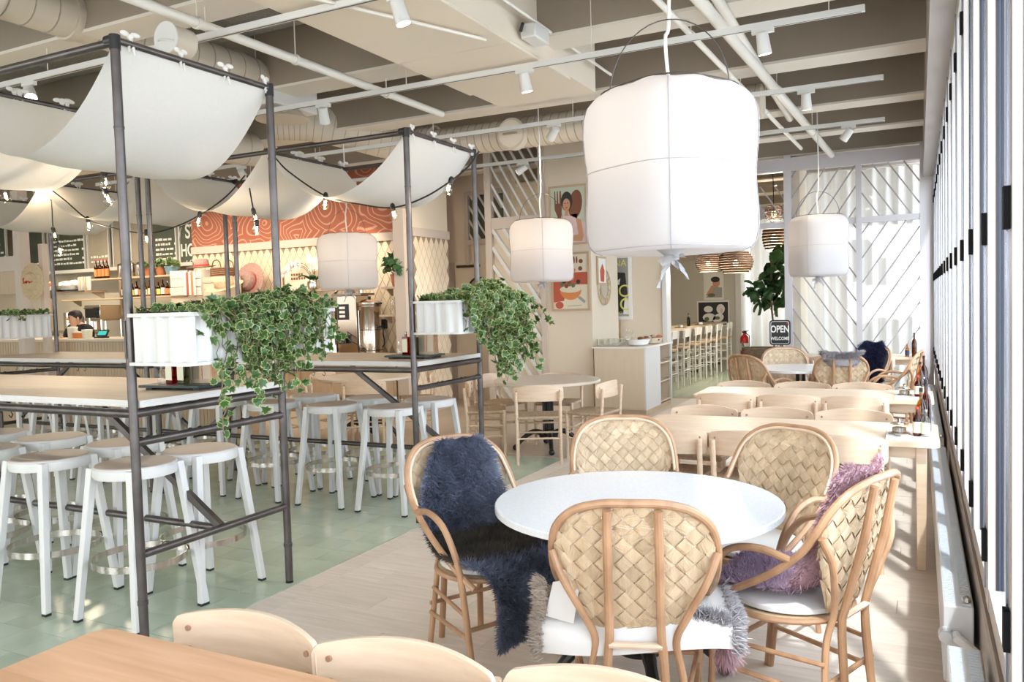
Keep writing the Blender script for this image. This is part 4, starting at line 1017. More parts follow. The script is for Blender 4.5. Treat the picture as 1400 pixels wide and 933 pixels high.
def make_woven(white=False):
    t = thing('woven_chair','x','chair'); cane = 'cane'
    pts = [(-x,y,z) for x,y,z in hoopR[::-1]]+hoopR[1:]
    MB().tube(catmull(pts,5),.0135,10).build('hoop',cane,t)
    MB().tube(catmull([(-x*.965,y+.016,z-.008) for x,y,z in hoopR[:6][::-1]]+[(x*.965,y+.016,z-.008) for x,y,z in hoopR[1:6]],5),.007,8).build('inner_hoop','beech_y',t)
    for m in STR: m.build('bark_strip','bark_white' if white else 'bark',t,smooth=False)
    for sx in (-1,1):
        MB().tube(catmull([(sx*.078,-.362,.885),(sx*.080,-.325,.70),(sx*.082,-.262,.46),(sx*.090,-.25,.36),(sx*.105,-.275,.0)],5),.015,10).build('back_post',cane,t)
        MB().tube(catmull([(sx*.262,-.268,.73),(sx*.225,-.285,.64),(sx*.165,-.262,.52),(sx*.130,-.240,.43),(sx*.150,-.22,.30),(sx*.185,-.235,0)],5),.0125,10).build('side_strut',cane,t)
        MB().tube(catmull([(sx*.266,-.16,.635),(sx*.272,-.04,.655),(sx*.272,.08,.625),(sx*.262,.155,.53),(sx*.245,.175,.42),(sx*.225,.185,.20),(sx*.215,.205,0)],5),.0135,10).build('arm_leg',cane,t)
        MB().tube([(sx*.222,.19,.17),(sx*.18,-.23,.15)],.010,8).build('stretcher',cane,t); MB().tube([(sx*.232,.18,.27),(sx*.165,-.225,.26)],.009,8).build('stretcher',cane,t)
    MB().tube([(-.222,.19,.21),(.222,.19,.21)],.010,8).build('stretcher',cane,t); MB().tube([(-.18,-.23,.19),(.18,-.23,.19)],.010,8).build('stretcher',cane,t)
    MB().tube([(-.085,-.258,.42),(.085,-.258,.42)],.012,8).build('stretcher','beech_y',t)
    MB().tube([(.235*math.cos(k*PI/16),.0+.225*math.sin(k*PI/16),.395) for k in range(32)],.012,8,closed=True).build('seat_ring',cane,t)
    MB().lathe([(.02,.392),(.225,.392),(.232,.398),(.225,.405),(.02,.407)],32).build('woven_seat','bark',t)
    MB().lathe([(.20,.407),(.218,.416),(.218,.432),(.20,.444),(.03,.447)],32).build('seat_pad','leather_white',t)
    return t
wch = make_woven(); wfirst = [True]
def put_woven(x,y,face,label,src=None):
    """x,y: seat centre"""
    s = src or wch
    if s is wch and wfirst[0]: o = wch; wfirst[0] = False
    else: o = dup(s)
    o.location = (x,y,0); o.rotation_euler = (0,0,math.atan2(face[1],face[0])-PI/2); o['label'] = label; o['group'] = 'woven bark armchairs'
    return o
def from_top(tx,ty,face,d=.345):
    L = math.hypot(*face); return tx+face[0]/L*d, ty+face[1]/L*d
CH = {}
KIDS.clear()
for key,top,face,lab in [('S',(-.79,2.36),(-.30,.95),'woven bark armchair with its back to camera, white hide on seat'),('W',(-1.98,3.24),(.86,-.50),'woven bark armchair draped with blue sheepskin'),
    ('N',(-1.42,4.10),(.36,-.93),'woven bark armchair behind the speckled table, facing camera, left one'),('NE',(-.53,4.0),(-.42,-.9),'woven bark armchair behind the speckled table, closer to the window'),('E',(-.12,3.0),(-.93,.36),'woven bark armchair with mauve sheepskin beside the radiator'),
    ('f1',(-1.68,8.75),(.55,.85),'woven bark armchair at the far round table, leftmost, turned away'),('f2',(-1.45,10.1),(.3,-.95),'woven bark armchair behind the far round table facing camera'),('f3',(-.70,8.85),(-.2,.98),'woven bark armchair at the far round table under a grey fleece'),
    ('f4',(-.45,10.45),(-.6,-.8),'woven bark armchair at the far round table with navy fleece'),('f5',(.02,9.55),(-1,.1),'woven bark armchair alone against the folding windows')]:
    x,y = from_top(*top,face); CH[key] = put_woven(x,y,face,lab)
# ================================================================== SHEEPSKINS
def skin(chair, name, label, path, width, mats, n, ln, seed, under='fur_brown', lift=.012, offs=0):
    """path: centre line (y,z) in chair space; width: half widths; mats: list of (v_end, fur material)"""
    rnd = random.Random(seed); t = thing(name,label,'sheepskin',chair.location,chair.rotation_euler.z)
    P = [Vector((0,a,b)) for a,b in path]; m = len(P)
    def smp(v):
        q = min(v*(m-1),m-1.0001); i = int(q); f = q-i; f2 = f
        a = P[max(0,i-1)]; b = P[i]; c = P[min(m-1,i+1)]; d = P[min(m-1,i+2)]
        p = .5*((2*b)+(c-a)*f+(2*a-5*b+4*c-d)*f*f+(3*b-a-3*c+d)*f**3); w = width[i]+(width[min(m-1,i+1)]-width[i])*f
        return p, w
    ph = rnd.uniform(0,6)
    def surf(u,v):
        p, w = smp(v); s = 2*u-1; w = w*(1+.10*math.sin(v*17+ph+(2 if s > 0 else 0)))
        tg = (smp(min(1,v+.01))[0]-smp(max(0,v-.01))[0]); nr = Vector((0,-tg.z,tg.y)); nr = -nr.normalized() if nr.z < 0 and False else nr.normalized()
        if nr.y < -.2 and nr.z < .3: nr = -nr
        return Vector((offs+s*w,p.y,p.z))+nr*(lift+.05*s*s*(.4+.6*max(0,nr.y))), nr
    MB().grid(lambda u,v: surf(u,v)[0],16,40).build('hide',under,t,ang=80)
    lo = 0
    for ve,mt in mats:
        k = int(n*(ve-lo)); vs, fs = [], []
        for _ in range(k):
            v = rnd.uniform(lo,ve)+rnd.gauss(0,.012); v = min(.999,max(.001,v)); u = min(1.03,max(-.03,rnd.uniform(-.03,1.03))); p, nr = surf(u,v)
            e = abs(2*u-1); side = (1 if u > .5 else -1)
            d = nr*(1-.4*e**6)+Vector((side*.9*e**8,0,0))+Vector((rnd.gauss(0,.42),rnd.gauss(0,.42),rnd.gauss(0,.42)))+Vector((0,0,-.25))+Vector((.3*math.sin(v*31+u*9),0,.3*math.cos(u*23+v*11)))
            if v > .97: d += Vector((0,.3,-.8))
            d.normalize(); L = ln*rnd.uniform(.6,1.15); b = d.orthogonal().normalized(); b = (Matrix.Rotation(rnd.uniform(0,6.28),3,d)@b)*.0021
            c = d.cross(b).normalized()*L*rnd.uniform(-.25,.25); o = len(vs)
            vs += [p-b,p+b,p+d*L*.55+b*.75+c*.35,p+d*L*.55-b*.75+c*.35,p+d*L+c]; fs += [(o,o+1,o+2,o+3),(o+3,o+2,o+4)]
        lo = ve; stuff(MB().add(vs,fs).build('fur',mt,t,smooth=False))
    return t
back_path = [(-.325,.895),(-.30,.80),(-.262,.68),(-.225,.56),(-.17,.475),(-.06,.455),(.08,.455),(.20,.445),(.275,.38),(.285,.26),(.275,.18)]
skin(CH['W'],'sheepskin','shaggy blue and brown sheepskin draped over the left woven chair',back_path,[.09,.165,.195,.20,.22,.235,.23,.21,.185,.17,.14],[(.37,'fur_blue'),(.68,'fur_brown'),(1,'fur_blue')],46000,.036,3)
skin(CH['E'],'sheepskin','mauve sheepskin on the woven chair beside the radiator',[(-.345,.915),(-.325,.885),(-.285,.78),(-.25,.65),(-.20,.53),(-.12,.465),(.02,.458),(.16,.452),(.25,.43),(.285,.36)],[.10,.15,.17,.17,.19,.20,.20,.19,.16,.10],[(.55,'fur_pink'),(1,'fur_mauve')],36000,.028,4,under='fur_pink')
skin(CH['f3'],'sheepskin','grey fleece over the top of a far woven chair',[(-.385,.80),(-.378,.87),(-.350,.908),(-.318,.86),(-.28,.74)],[.12,.16,.18,.18,.17],[(1,'fur_grey')],9000,.03,5,under='fur_grey')
skin(CH['f4'],'sheepskin','navy fleece on the far woven chair by the screen',[(-.37,.93),(-.31,.84),(-.262,.68),(-.225,.56),(-.17,.475),(-.06,.46),(.15,.455),(.26,.40)],[.10,.19,.21,.21,.22,.22,.2,.15],[(1,'fur_navy')],12000,.036,6,under='fur_navy')
# white hide folded over the seat of the chair facing away: smooth leather outside, fur at the rims
hc = CH['S']; t = thing('hide_throw','white hide throw with tan fur rim folded on the foreground woven chair','hide',hc.location,hc.rotation_euler.z)
def hide(u,v):
    s = 2*u-1; x = .315*s; 
    prof = catmull([(.16,.452),(.02,.462),(-.12,.472),(-.20,.478),(-.245,.465),(-.262,.425),(-.256,.385)],4); q = v*(len(prof)-1); i = min(int(q),len(prof)-2); p = prof[i].lerp(prof[i+1],q-i) if False else prof[i]+(prof[i+1]-prof[i])*(q-i)
    return (x, p[0]+.045*s*s, p[1]-.035*max(0,abs(s)-.7)/.3)
def cm2(P,n):
    Q = catmull([(a,b,0) for a,b in P],n); return [(q.x,q.y) for q in Q]
HP = cm2([(.16,.456),(.02,.462),(-.10,.470),(-.17,.486),(-.222,.478),(-.243,.435),(-.240,.385)],5)
def hide(u,v):
    s = 2*u-1; q = v*(len(HP)-1); i = min(int(q),len(HP)-2); f = q-i; y = HP[i][0]+(HP[i+1][0]-HP[i][0])*f; z = HP[i][1]+(HP[i+1][1]-HP[i][1])*f
    e = max(0,abs(s)-.8)/.2
    return (.32*s, y+.03*s*s+.02*e, z+.02*math.sin(s*2)-.012*e)
MB().grid(hide,24,30).build('hide','leather_white',t,ang=80)
MB().grid(lambda u,v:(-.20-.10*u+.03*v,-.235+.06*u-.01*v,.475+.16*v*(1-.25*u)),8,8).build('folded_flap','leather_white',t,ang=80)
def fringe(pts, dirs, n, ln, m, seed, name='fur_rim'):
    rnd = random.Random(seed); vs, fs = [], []
    for _ in range(n):
        q = rnd.uniform(0,len(pts)-1.001); i = int(q); f = q-i; p = Vector(pts[i]).lerp(Vector(pts[i+1]),f); d = (Vector(dirs)+Vector((rnd.gauss(0,.45),rnd.gauss(0,.45),rnd.gauss(0,.45)))).normalized()
        p = p+Vector((rnd.gauss(0,.008),rnd.gauss(0,.008),rnd.gauss(0,.008))); L = ln*rnd.uniform(.5,1.1); b = d.orthogonal().normalized()*.0018; o = len(vs)
        vs += [p-b,p+b,p+d*L*.6+b*.7,p+d*L*.6-b*.7,p+d*L]; fs += [(o,o+1,o+2,o+3),(o+3,o+2,o+4)]
    stuff(MB().add(vs,fs).build(name,m,t,smooth=False))
fringe([hide(0,k/20) for k in range(21)],(-1,-.2,-.1),2600,.036,'fur_tan',1); fringe([hide(1,k/20) for k in range(21)],(1,-.1,.0),2600,.034,'fur_grey',2)
fringe([(-.31,-.175,.475+.12*k/8) for k in range(9)],(-1,.1,.3),1100,.034,'fur_tan',3); fringe([(.20+.012*k,-.20,.50-.002*k) for k in range(9)],(.2,-.1,1),1200,.036,'fur_grey',4)
fringe([(.30,-.10+.02*k,.40-.02*k) for k in range(6)],(.3,-.2,-1),900,.085,'fur_pink',5)
# ================================================================== WALL ART
def framed(x0,x1,z0,z1,y,label,fm='poster_wood',bgm='print_sage',w=.028):
    t = thing('framed_poster',label,'poster',((x0+x1)/2,y,z0)); hx = (x1-x0)/2; H = z1-z0
    f = MB().bx(-hx,hx,-.028,0,0,w).bx(-hx,hx,-.028,0,H-w,H).bx(-hx,-hx+w,-.028,0,w,H-w).bx(hx-w,hx,-.028,0,w,H-w).build('frame',fm,t,smooth=False)
    MB().bx(-hx+w,hx-w,-.014,-.002,w,H-w).build('print',bgm,t,smooth=False); return t, hx-w, H
def blob(t, pts, m, d, name='print_shape'):
    MB().prism(pts,-.0145-d*.0006,-.0140,'xz').build(name,m,t,smooth=False)
def ell(cx,cz,rx,rz,n=20,a=0): return [(cx+rx*math.cos(k*2*PI/n)*math.cos(a)-rz*math.sin(k*2*PI/n)*math.sin(a), cz+rx*math.cos(k*2*PI/n)*math.sin(a)+rz*math.sin(k*2*PI/n)*math.cos(a)) for k in range(n)]
YP = 10.418
t,hw,H = framed(-4.60,-4.03,2.31,3.13,YP,'framed poster of a woman between a wooden fork and spoon')
blob(t,[(-hw,.03),(hw,.03),(hw,.30),(.12,.34),(-.12,.34),(-hw,.25)],'print_pink',1)
blob(t,ell(.11,.55,.10,.20,20,-.15),'print_brown',2); blob(t,[(.03,.10),(.10,.08),(.14,.42),(.05,.42)],'print_brown',2)
blob(t,[(-.20,.75),(-.185,.75),(-.18,.58),(-.165,.58),(-.16,.75),(-.145,.75),(-.14,.58),(-.125,.58),(-.12,.75),(-.10,.75),(-.09,.50),(-.10,.40),(-.06,.15),(-.12,.12),(-.16,.40),(-.20,.50)],'print_brown',2)
blob(t,ell(-.015,.60,.085,.135),'print_dark',3); blob(t,ell(-.02,.555,.055,.085),'print_skin',4)
blob(t,[(-.04,.48),(.005,.48),(.01,.40),(-.05,.40)],'print_skin',4); blob(t,[(-.12,.20),(-.10,.40),(.04,.40),(.12,.36),(.14,.10),(-.10,.08)],'print_pink',5)
blob(t,[(.12,.36),(.19,.34),(.225,.12),(.20,.04),(.0,.06),(.02,.12),(.15,.14)],'print_skin',6); blob(t,ell(.03,.20,.05,.06),'print_skin',7)
for k,(a,b) in enumerate(((-.04,.575),(.0,.575))): blob(t,ell(a,b,.012,.006),'print_dark',6)
blob(t,ell(-.02,.515,.02,.007),'print_red',6)
t,hw,H = framed(-4.59,-4.02,1.40,2.205,YP,'framed poster of a melon bowl on a laid table',bgm='print_cream')
blob(t,[(-hw,.36),(hw,.36),(hw,.53),(-hw,.53)],'print_red',1); blob(t,[(-hw,.12),(-hw,.38),(-.05,.38),(-.1,.14)],'print_red',2)
blob(t,ell(.0,.30,.16,.05),'print_cream',4); blob(t,[(-.16,.30)]+[(.16*math.cos(PI+k*PI/12),.29+.14*math.sin(PI+k*PI/12)) for k in range(13)]+[(.16,.30)],'print_orange',3)
for k in range(12): blob(t,ell(random.Random(k).uniform(-.17,.17),random.Random(k+50).uniform(.34,.46),.03,.03),['print_dark','print_green','print_red','print_brown'][k%4],5+k%3)
blob(t,ell(.02,.47,.04,.05),'print_skin',9)
for k in range(3): blob(t,ell(.02+.04*k,.70,.013,.05),'print_brown',3)
for a,b in ((.16,.68),(.05,.56),(.15,.58),(-.1,.7),(-.02,.68)): blob(t,ell(a,b,.03,.03),'print_brown' if a > .1 else 'print_orange',3)
blob(t,ell(-.17,.08,.06,.05),'print_red',3); blob(t,[(-.05,.06),(.16,.07),(.16,.08),(-.05,.07)],'print_grey',3); blob(t,[(.10,.18),(.20,.10),(.22,.13),(.14,.20)],'print_grey',3)
for z0,z1,l,m in ((1.75,2.15,'small framed picture on the column side above the mirror','print_pink'),):
    t = thing('framed_picture',l,'picture',(-3.998,10.78,z0)); MB().bx(0,.025,-.17,.17,0,z1-z0).build('frame','poster_wood',t,smooth=False); MB().bx(.024,.027,-.14,.14,.03,z1-z0-.03).build('print','print_white',t,smooth=False)
    MB().prism([(-.08,.05),(.06,.04),(.09,.2),(0,.3),(-.1,.2)],.0265,.0275,'yz').build('print_shape','print_red',t,smooth=False)
c = at(825,393,X=-4.0)
t = thing('wall_mirror','round mirror with pale scalloped rattan frame on the column side','mirror',(-3.995,c.y,c.z))
MB().lathe([(.15,0),(.15,.012)],28).build('glass','mirror',t).rotation_euler = (0,PI/2,0)
for k in range(16):
    a = k*2*PI/16; MB().tube([(.012,.20*math.cos(a)+.055*math.cos(b)*math.cos(a)-.045*math.sin(b)*math.sin(a),.20*math.sin(a)+.055*math.cos(b)*math.sin(a)+.045*math.sin(b)*math.cos(a)) for b in [q*PI/6 for q in range(12)]],.006,5,closed=True).build('rattan_loop','straw',t)
MB().tube([(.014,.152*math.cos(k*PI/16),.152*math.sin(k*PI/16)) for k in range(32)],.008,6,closed=True).build('inner_ring','straw',t)
MB().tube([(.014,.255*math.cos(k*PI/16),.255*math.sin(k*PI/16)) for k in range(32)],.006,6,closed=True).build('outer_ring','straw',t)
a = at(838,349,Y=11.595); b = at(865,437,Y=11.595)
t,hw,H = framed(a.x-.30,b.x,b.z,a.z,11.598,'framed poster with yellow letters on the recessed wall','poster_white','print_grey',.05)
blob(t,[(-hw,.10),(hw-.10,.10),(hw-.02,.40),(hw-.05,.70),(-.1,.72),(-hw,.66)],'print_dark',1); blob(t,[(hw-.09,.08),(hw,.08),(hw,.30),(hw-.06,.34)],'print_white',2)
blob(t,[(.02,.55),(.12,.62),(.10,.52)],'print_white',2)
text('SANA',.14,'print_yellow','lettering',t,(.04,-.016,H-.13)); text('KO',.26,'print_yellow','lettering',t,(.10,-.016,.42)); text('NO',.26,'print_yellow','lettering',t,(.10,-.016,.22)); text('KO NO',.05,'print_yellow','lettering',t,(.05,-.016,.10))
# ================================================================== SIDEBOARD WITH GLASSES
t = thing('sideboard','pale birch sideboard with open shelf side under the posters','cabinet',(-3.58,10.9,0))
MB().bx(-.36,-.34,-.60,.65,.06,.88).build('side_panel','cabinet_birch',t,smooth=False); MB().bx(-.34,.34,-.60,-.58,.06,.88).build('front_panel','cabinet_birch',t,smooth=False)
MB().bx(.34,.36,-.60,.05,.06,.88).build('side_panel','white_paint',t,smooth=False); MB().bx(-.34,.34,.63,.65,.06,.88).build('back_panel','cabinet_birch',t,smooth=False)
MB().bx(.33,.36,.05,.08,.06,.88).bx(.33,.36,.62,.65,.06,.88).build('stile','white_paint',t,smooth=False)
for z in (.08,.36,.62): MB().bx(-.34,.345,.06,.64,z,z+.018).build('shelf','cabinet_birch',t,smooth=False)
for z in (.42,.68): MB().tube([(.35,.07,z),(.35,.63,z)],.008,8).build('rail','steel_strip',t)
MB().bx(-.38,.38,-.62,.67,.88,.905).build('worktop','ply_white',t,smooth=False,bevel=.003); MB().bx(-.35,.35,-.58,.63,0,.06).build('plinth','counter_wood',t,smooth=False)
g_me = MB().lathe([(.026,0),(.030,.004),(.034,.10),(.032,.10),(.027,.008),(.002,.008)],12).mesh('tumbler','clear_glass')
for i in range(4):
    for j in range(4):
        g = inst('drinking_glass',g_me,None,(-3.90+i*.085,10.40+j*.09,.905)); tag(g,'clear tumbler on the sideboard, %s row from camera, %s from the left'%(ordn[j],ordn[i]),'glass','tumblers on the sideboard')
for i,(dx,dy) in enumerate(((.06,.0),(.15,.12),(.02,.2))): single_bottle((-3.66+dx*.6,10.72+dy,.905),.24,.035,'clear_glass',['clear glass carafe among the tumblers, nearest','clear glass carafe among the tumblers, middle','clear glass carafe among the tumblers, farthest'][i],'carafe','carafe','clear_glass')
for i,(x,y,r,m,l) in enumerate(((-3.40,10.55,.17,'crate','pale wooden fruit bowl at the front of the sideboard'),(-3.33,10.98,.15,'crate','wooden bread bowl behind the front bowl on the sideboard'))):
    t = thing('bowl',l,'bowl',(x,y,.905)); MB().lathe([(r*.5,0),(r*.8,.02),(r,.09),(r*.97,.09),(r*.77,.03),(r*.3,.015)],24).build('bowl_body','ceramic_white' if i == 0 else 'crate',t)
    for k in range(9): q = random.Random(k+i*20); MB().sphere((q.uniform(-.09,.09),q.uniform(-.09,.09),.065+q.random()*.04),.045,.03,.025,10,6).build('bread_roll',['terracotta_pot','crate','basket'][k%3],t)
# ================================================================== CORRIDOR: bar counter with white bar chairs
t = thing('wall_counter','long pale bar counter along the green corridor','counter',(-4.25,15.6,0))
MB().bx(-.30,.32,-3.6,3.2,.93,.97).build('counter_top','counter_wood',t,smooth=False)
for y in (-3.3,-1.2,1.0,3.0): MB().tube([(0,y,.05),(0,y,.93)],.03,10).build('column','black_iron',t); MB().bx(-.22,.22,y-.03,y+.03,0,.05).build('base','black_iron',t,smooth=False)
def make_barchair():
    t = thing('bar_chair','x','stool')
    for sx in (-1,1):
        MB().tube([(sx*.20,.18,0),(sx*.19,.17,.68)],.016,8).build('leg','white_gloss',t); MB().tube([(sx*.20,-.18,0),(sx*.19,-.18,.68),(sx*.19,-.21,.98)],.016,8).build('leg','white_gloss',t)
        for z in (.22,.40,.54): MB().tube([(sx*.195,-.18,z),(sx*.195,.18,z)],.010,6).build('stretcher','white_gloss',t)
    for y in (-.18,.18):
        for z in (.28,.48): MB().tube([(-.195,y,z),(.195,y,z)],.010,6).build('stretcher','white_gloss',t)
    MB().bx(-.20,.20,-.19,.19,.65,.69).build('cord_seat','cord',t,bevel=.01)
    MB().grid(lambda u,v:(-.225+.45*u,-.215+.03*(2*u-1)**2-.012*v,.86+.14*v-.02*(2*u-1)**4),10,2).grid(lambda u,v:(-.225+.45*u,-.197+.03*(2*u-1)**2-.012*v,.86+.14*v-.02*(2*u-1)**4),10,2).build('backrest','white_gloss',t)
    return t
bc = make_barchair(); KIDS.clear()
for k,y in enumerate((13.15,13.95,14.75,15.6,16.5,17.5)):
    o = bc if k == 0 else dup(bc)
    o.location = (-3.80,y,0); o.rotation_euler = (0,0,PI/2); o['group'] = 'white bar chairs along the corridor counter'
    o['label'] = 'white high bar chair at the corridor counter, %s from the sideboard'%['first','second','third','fourth','fifth','last'][k]
for i,(y,m,l) in enumerate(((13.4,'brown_glass','dark bottle on the corridor counter, nearest'),(14.6,'black','black pepper mill on the corridor counter'),(16.0,'green_glass','dark bottle on the corridor counter, farthest'))): single_bottle((-4.1,y,.97),.26,.035,m,l)
for i,y in enumerate((13.0,13.9,15.2,16.8)):
    t = thing('place_setting',['dark slate plate on the corridor counter, nearest','dark slate plate on the corridor counter, second','dark slate plate on the corridor counter, third','dark slate plate on the corridor counter, farthest'][i],'plate',(-4.05,y,.97)); MB().lathe([(.11,0),(.12,.008),(.10,.012),(.02,.010)],20).build('plate_body','slate',t)
    MB().lathe([(.04,.01),(.045,.05),(.04,.05)],12).build('cup','ceramic_white',t)
a = at(962,373,Y=19.99); b = at(990,410,Y=19.99); t,hw,H = framed(a.x,b.x,b.z,a.z,19.995,'upper framed photo of a resting person at the corridor end','poster_white','print_white',.04)
blob(t,ell(.06,.42,.09,.12),'print_skin',2); blob(t,ell(.04,.50,.11,.07),'print_dark',3); blob(t,[(-.2,.12),(-.05,.36),(.02,.34),(-.08,.10)],'print_skin',2); blob(t,[(-.2,.06),(.2,.06),(.2,.30),(.0,.32)],'print_grey',1); blob(t,ell(-.06,.12,.09,.045),'print_green',4)
a = at(953,412,Y=19.99); b = at(998,446,Y=19.99); t,hw,H = framed(a.x,b.x,b.z,a.z,19.995,'lower framed photo of a white porcelain duck at the corridor end','poster_white','print_dark',.035)
blob(t,ell(.18,.42,.10,.12),'print_white',2); blob(t,ell(.20,.38,.04,.06),'print_pink',3); blob(t,ell(-.12,.42,.11,.08),'print_white',2); blob(t,ell(-.1,.22,.16,.10),'print_white',2); blob(t,ell(.12,.20,.14,.10,20,.5),'print_white',2); blob(t,ell(-.16,.18,.06,.05),'print_green',3); blob(t,ell(.1,.2,.06,.04),'print_green',3)
t = thing('fire_extinguisher','red fire extinguisher standing at the corridor end','extinguisher',(-3.72,19.75,0))
MB().lathe([(.09,.05),(.10,.07),(.10,.52),(.085,.58),(.04,.62),(.03,.66)],18).build('cylinder','extinguisher',t); MB().bx(-.05,.05,-.02,.02,.66,.70).bx(-.02,.10,-.015,.015,.70,.715).build('lever','black',t,smooth=False); MB().tube([(.03,-.02,.66),(.12,-.03,.6),(.13,-.04,.3)],.012,6).build('hose','black',t)
MB().lathe([(.101,.25),(.101,.42)],18,cap=False).build('instruction_label','white_card',t); MB().lathe([(.13,0),(.13,.03),(.1,.05)],18).build('stand','black',t)
# OPEN sign, basket, fiddle-leaf branch, drum pendants
a = at(1052,438,Y=11.85); b = at(1081,472,Y=11.85); cx = (a.x+b.x)/2; cz = (a.z+b.z)/2; hw = (b.x-a.x)/2; hh = (a.z-b.z)/2
t = thing('open_sign','black OPEN WELCOME sign on a scrolled stand','sign',(cx,11.85,0))
def rrect(hx,hz,r,cz): return [(sx*(hx-r)+r*math.cos(q),cz+sz*(hz-r)+r*math.sin(q)) for sx,sz,q0 in ((1,1,0),(-1,1,PI/2),(-1,-1,PI),(1,-1,3*PI/2)) for q in [q0+k*PI/8 for k in range(5)]]
MB().prism(rrect(hw,hh,.04,cz),-.012,.012,'xz').build('board','black',t); MB().tube([(p[0],-.014,p[1]) for p in rrect(hw-.02,hh-.02,.03,cz)],.0035,5,closed=True).build('border_line','white_card',t)
text('OPEN',.135,'white_card','lettering',t,(0,-.014,cz+.045),font_sx=.72,bold=.003); text('WELCOME',.065,'white_card','lettering',t,(0,-.014,cz-.085),font_sx=.78,bold=.001)
MB().tube([(0,0,.02),(0,0,cz-hh)],.008,8).build('stand','black',t); MB().bx(-.12,.12,-.08,.08,0,.02).build('base','black',t,smooth=False)
MB().sphere((.1,-.013,cz+hh-.045),.012,.004,.012,8,6).build('red_dot','extinguisher',t)
for s in (-1,1): MB().tube([(s*(.01+.05*math.sin(q)*(1-q/9)),0,cz-hh-.02-.02*q+.03*math.cos(q*1.3)) for q in [k*.45 for k in range(14)]],.004,5).build('scroll','black',t)
c = at(1052,478,Y=12.0); t = thing('wicker_basket','dark wicker basket below the OPEN sign','basket',(c.x-.1,12.0,0)); 
MB().bx(-.30,.30,-.2,.2,0,c.z-.12).build('stand_box','counter_wood',t,smooth=False)
for k in range(7): MB().tube([(.27*math.copysign(abs(math.cos(q))**.5,math.cos(q)),.17*math.copysign(abs(math.sin(q))**.5,math.sin(q)),c.z-.11+.022*k) for q in [j*PI/12 for j in range(24)]],.012,6,closed=True).build('woven_row','basket',t)
for sx in (-1,1): MB().tube([(sx*.27,-.06,c.z+.03),(sx*.28,-.03,c.z+.10),(sx*.28,.03,c.z+.10),(sx*.27,.06,c.z+.03)],.009,6).build('handle','basket',t)
def fiddle():
    rnd = random.Random(9); pl = []; st = []; base = Vector((-2.3,13.1,0)); o = []
    cl = [(1028,398),(1040,388),(1052,372),(1060,360),(1068,352),(1072,366),(1062,388),(1055,402),(1072,395),(1036,405),(1075,410),(1066,345),(1078,378),(1045,395)]
    t = thing('fiddle_leaf_plant','leafy green fiddle-leaf plant beside the OPEN sign','plant',(-2.02,13.0,0))
    MB().lathe([(.14,0),(.18,.02),(.2,.35),(.19,.35),(.17,.33)],20).build('pot','terracotta_pot',t); tr = [(0,0,.3),(.02,0,.9),(-.02,0,1.5),(.0,0,2.1)]; MB().tube(catmull(tr,5),.014,8).build('trunk','stem',t)
    lf = MB(); lf.grid(lambda u,v:((2*u-1)*.5*math.sin(PI*min(.98,max(.03,v**.8)))*(.9+.1*math.sin(v*20)),v,.12*math.sin(v*PI)-.15*(2*u-1)**2),6,8); me = lf.mesh('leaf','leaf_dark',ang=80)
    for x,y in cl:
        p = at(x,y,Y=13.0)-Vector((-2.02,13.0,0)); p.y += rnd.uniform(-.15,.15); MB().tube(catmull([(0,0,max(.8,p.z-.25)),(p.x*.5,p.y*.5,p.z-.1),p],4),.005,6).build('branch','stem',t)
        for k in range(5):
            l = inst('leaf',me,t,p+Vector((rnd.gauss(0,.06),rnd.gauss(0,.06),rnd.gauss(0,.06)))); s = rnd.uniform(.18,.28); l.scale = (s*.9,s,s); l.rotation_euler = (rnd.uniform(-1.6,.4),rnd.uniform(-.6,.6),rnd.uniform(0,6.28))
fiddle()
def drum(px0,px1,py0,py1,Y,label,zc=ZC):
    a = at(px0,py0,Y=Y); b = at(px1,py1,Y=Y); r = (b.x-a.x)/2; H = a.z-b.z
    t = thing('wicker_pendant',label,'pendant lamp',((a.x+b.x)/2,Y,b.z))
    for k in range(9):
        v = k/8; rr = r*(1-.16*abs(2*v-1)**3-.10*abs(2*v-1)); MB().tube([(rr*math.cos(q*PI/14),rr*math.sin(q*PI/14),v*H) for q in range(28)],H/17,6,closed=True).build('wicker_ring','wicker',t)
    MB().tube([(0,0,H*.5),(0,0,zc-b.z)],.006,6).build('cord','black',t); MB().sphere((0,0,H*.45),.05,.05,.06,10,8).build('bulb','bulb_glow',t)
    l = bpy.data.lights.new('pendant_light','POINT'); l.energy = 60; l.color = (1,.93,.82); l.shadow_soft_size = .06; lo = bpy.data.objects.new('pendant_light',l); COL.objects.link(lo); lo.parent = t; lo.location = (0,0,-.05)
drum(952,985,350,370,15.5,'flat brown wicker drum pendant left of the corridor photos'); drum(983,1029,347,371,14.5,'flat brown wicker drum pendant above the corridor photos')
drum(1043,1073,309,339,13.2,'round brown wicker pendant above the leafy plant'); drum(1046,1070,283,300,14.5,'small brown wicker pendant seen through the transom')
# ================================================================== SERVING COUNTER AND KITCHEN
def W_(px,py,Y): return at(px,py,Y=Y)
t = thing('serving_counter','pale beadboard serving counter behind the bar tables','counter',(-10.1,7.25,0))
bb = MB(); x = -2.55
while x < 2.5: bb.bx(x+.003,x+.057,-.012,.0,.06,1.17); x += .06
stuff(bb.build('beadboard','counter_wood',t,smooth=False)); MB().bx(-2.55,2.55,0,.02,.0,1.17).bx(-2.55,-2.5,0,.6,0,1.17).bx(2.5,2.55,0,.6,0,1.17).build('carcass','counter_wood',t,smooth=False)
MB().bx(-2.6,2.6,-.06,.62,1.17,1.205).build('counter_top','worktop',t,smooth=False,bevel=.004)
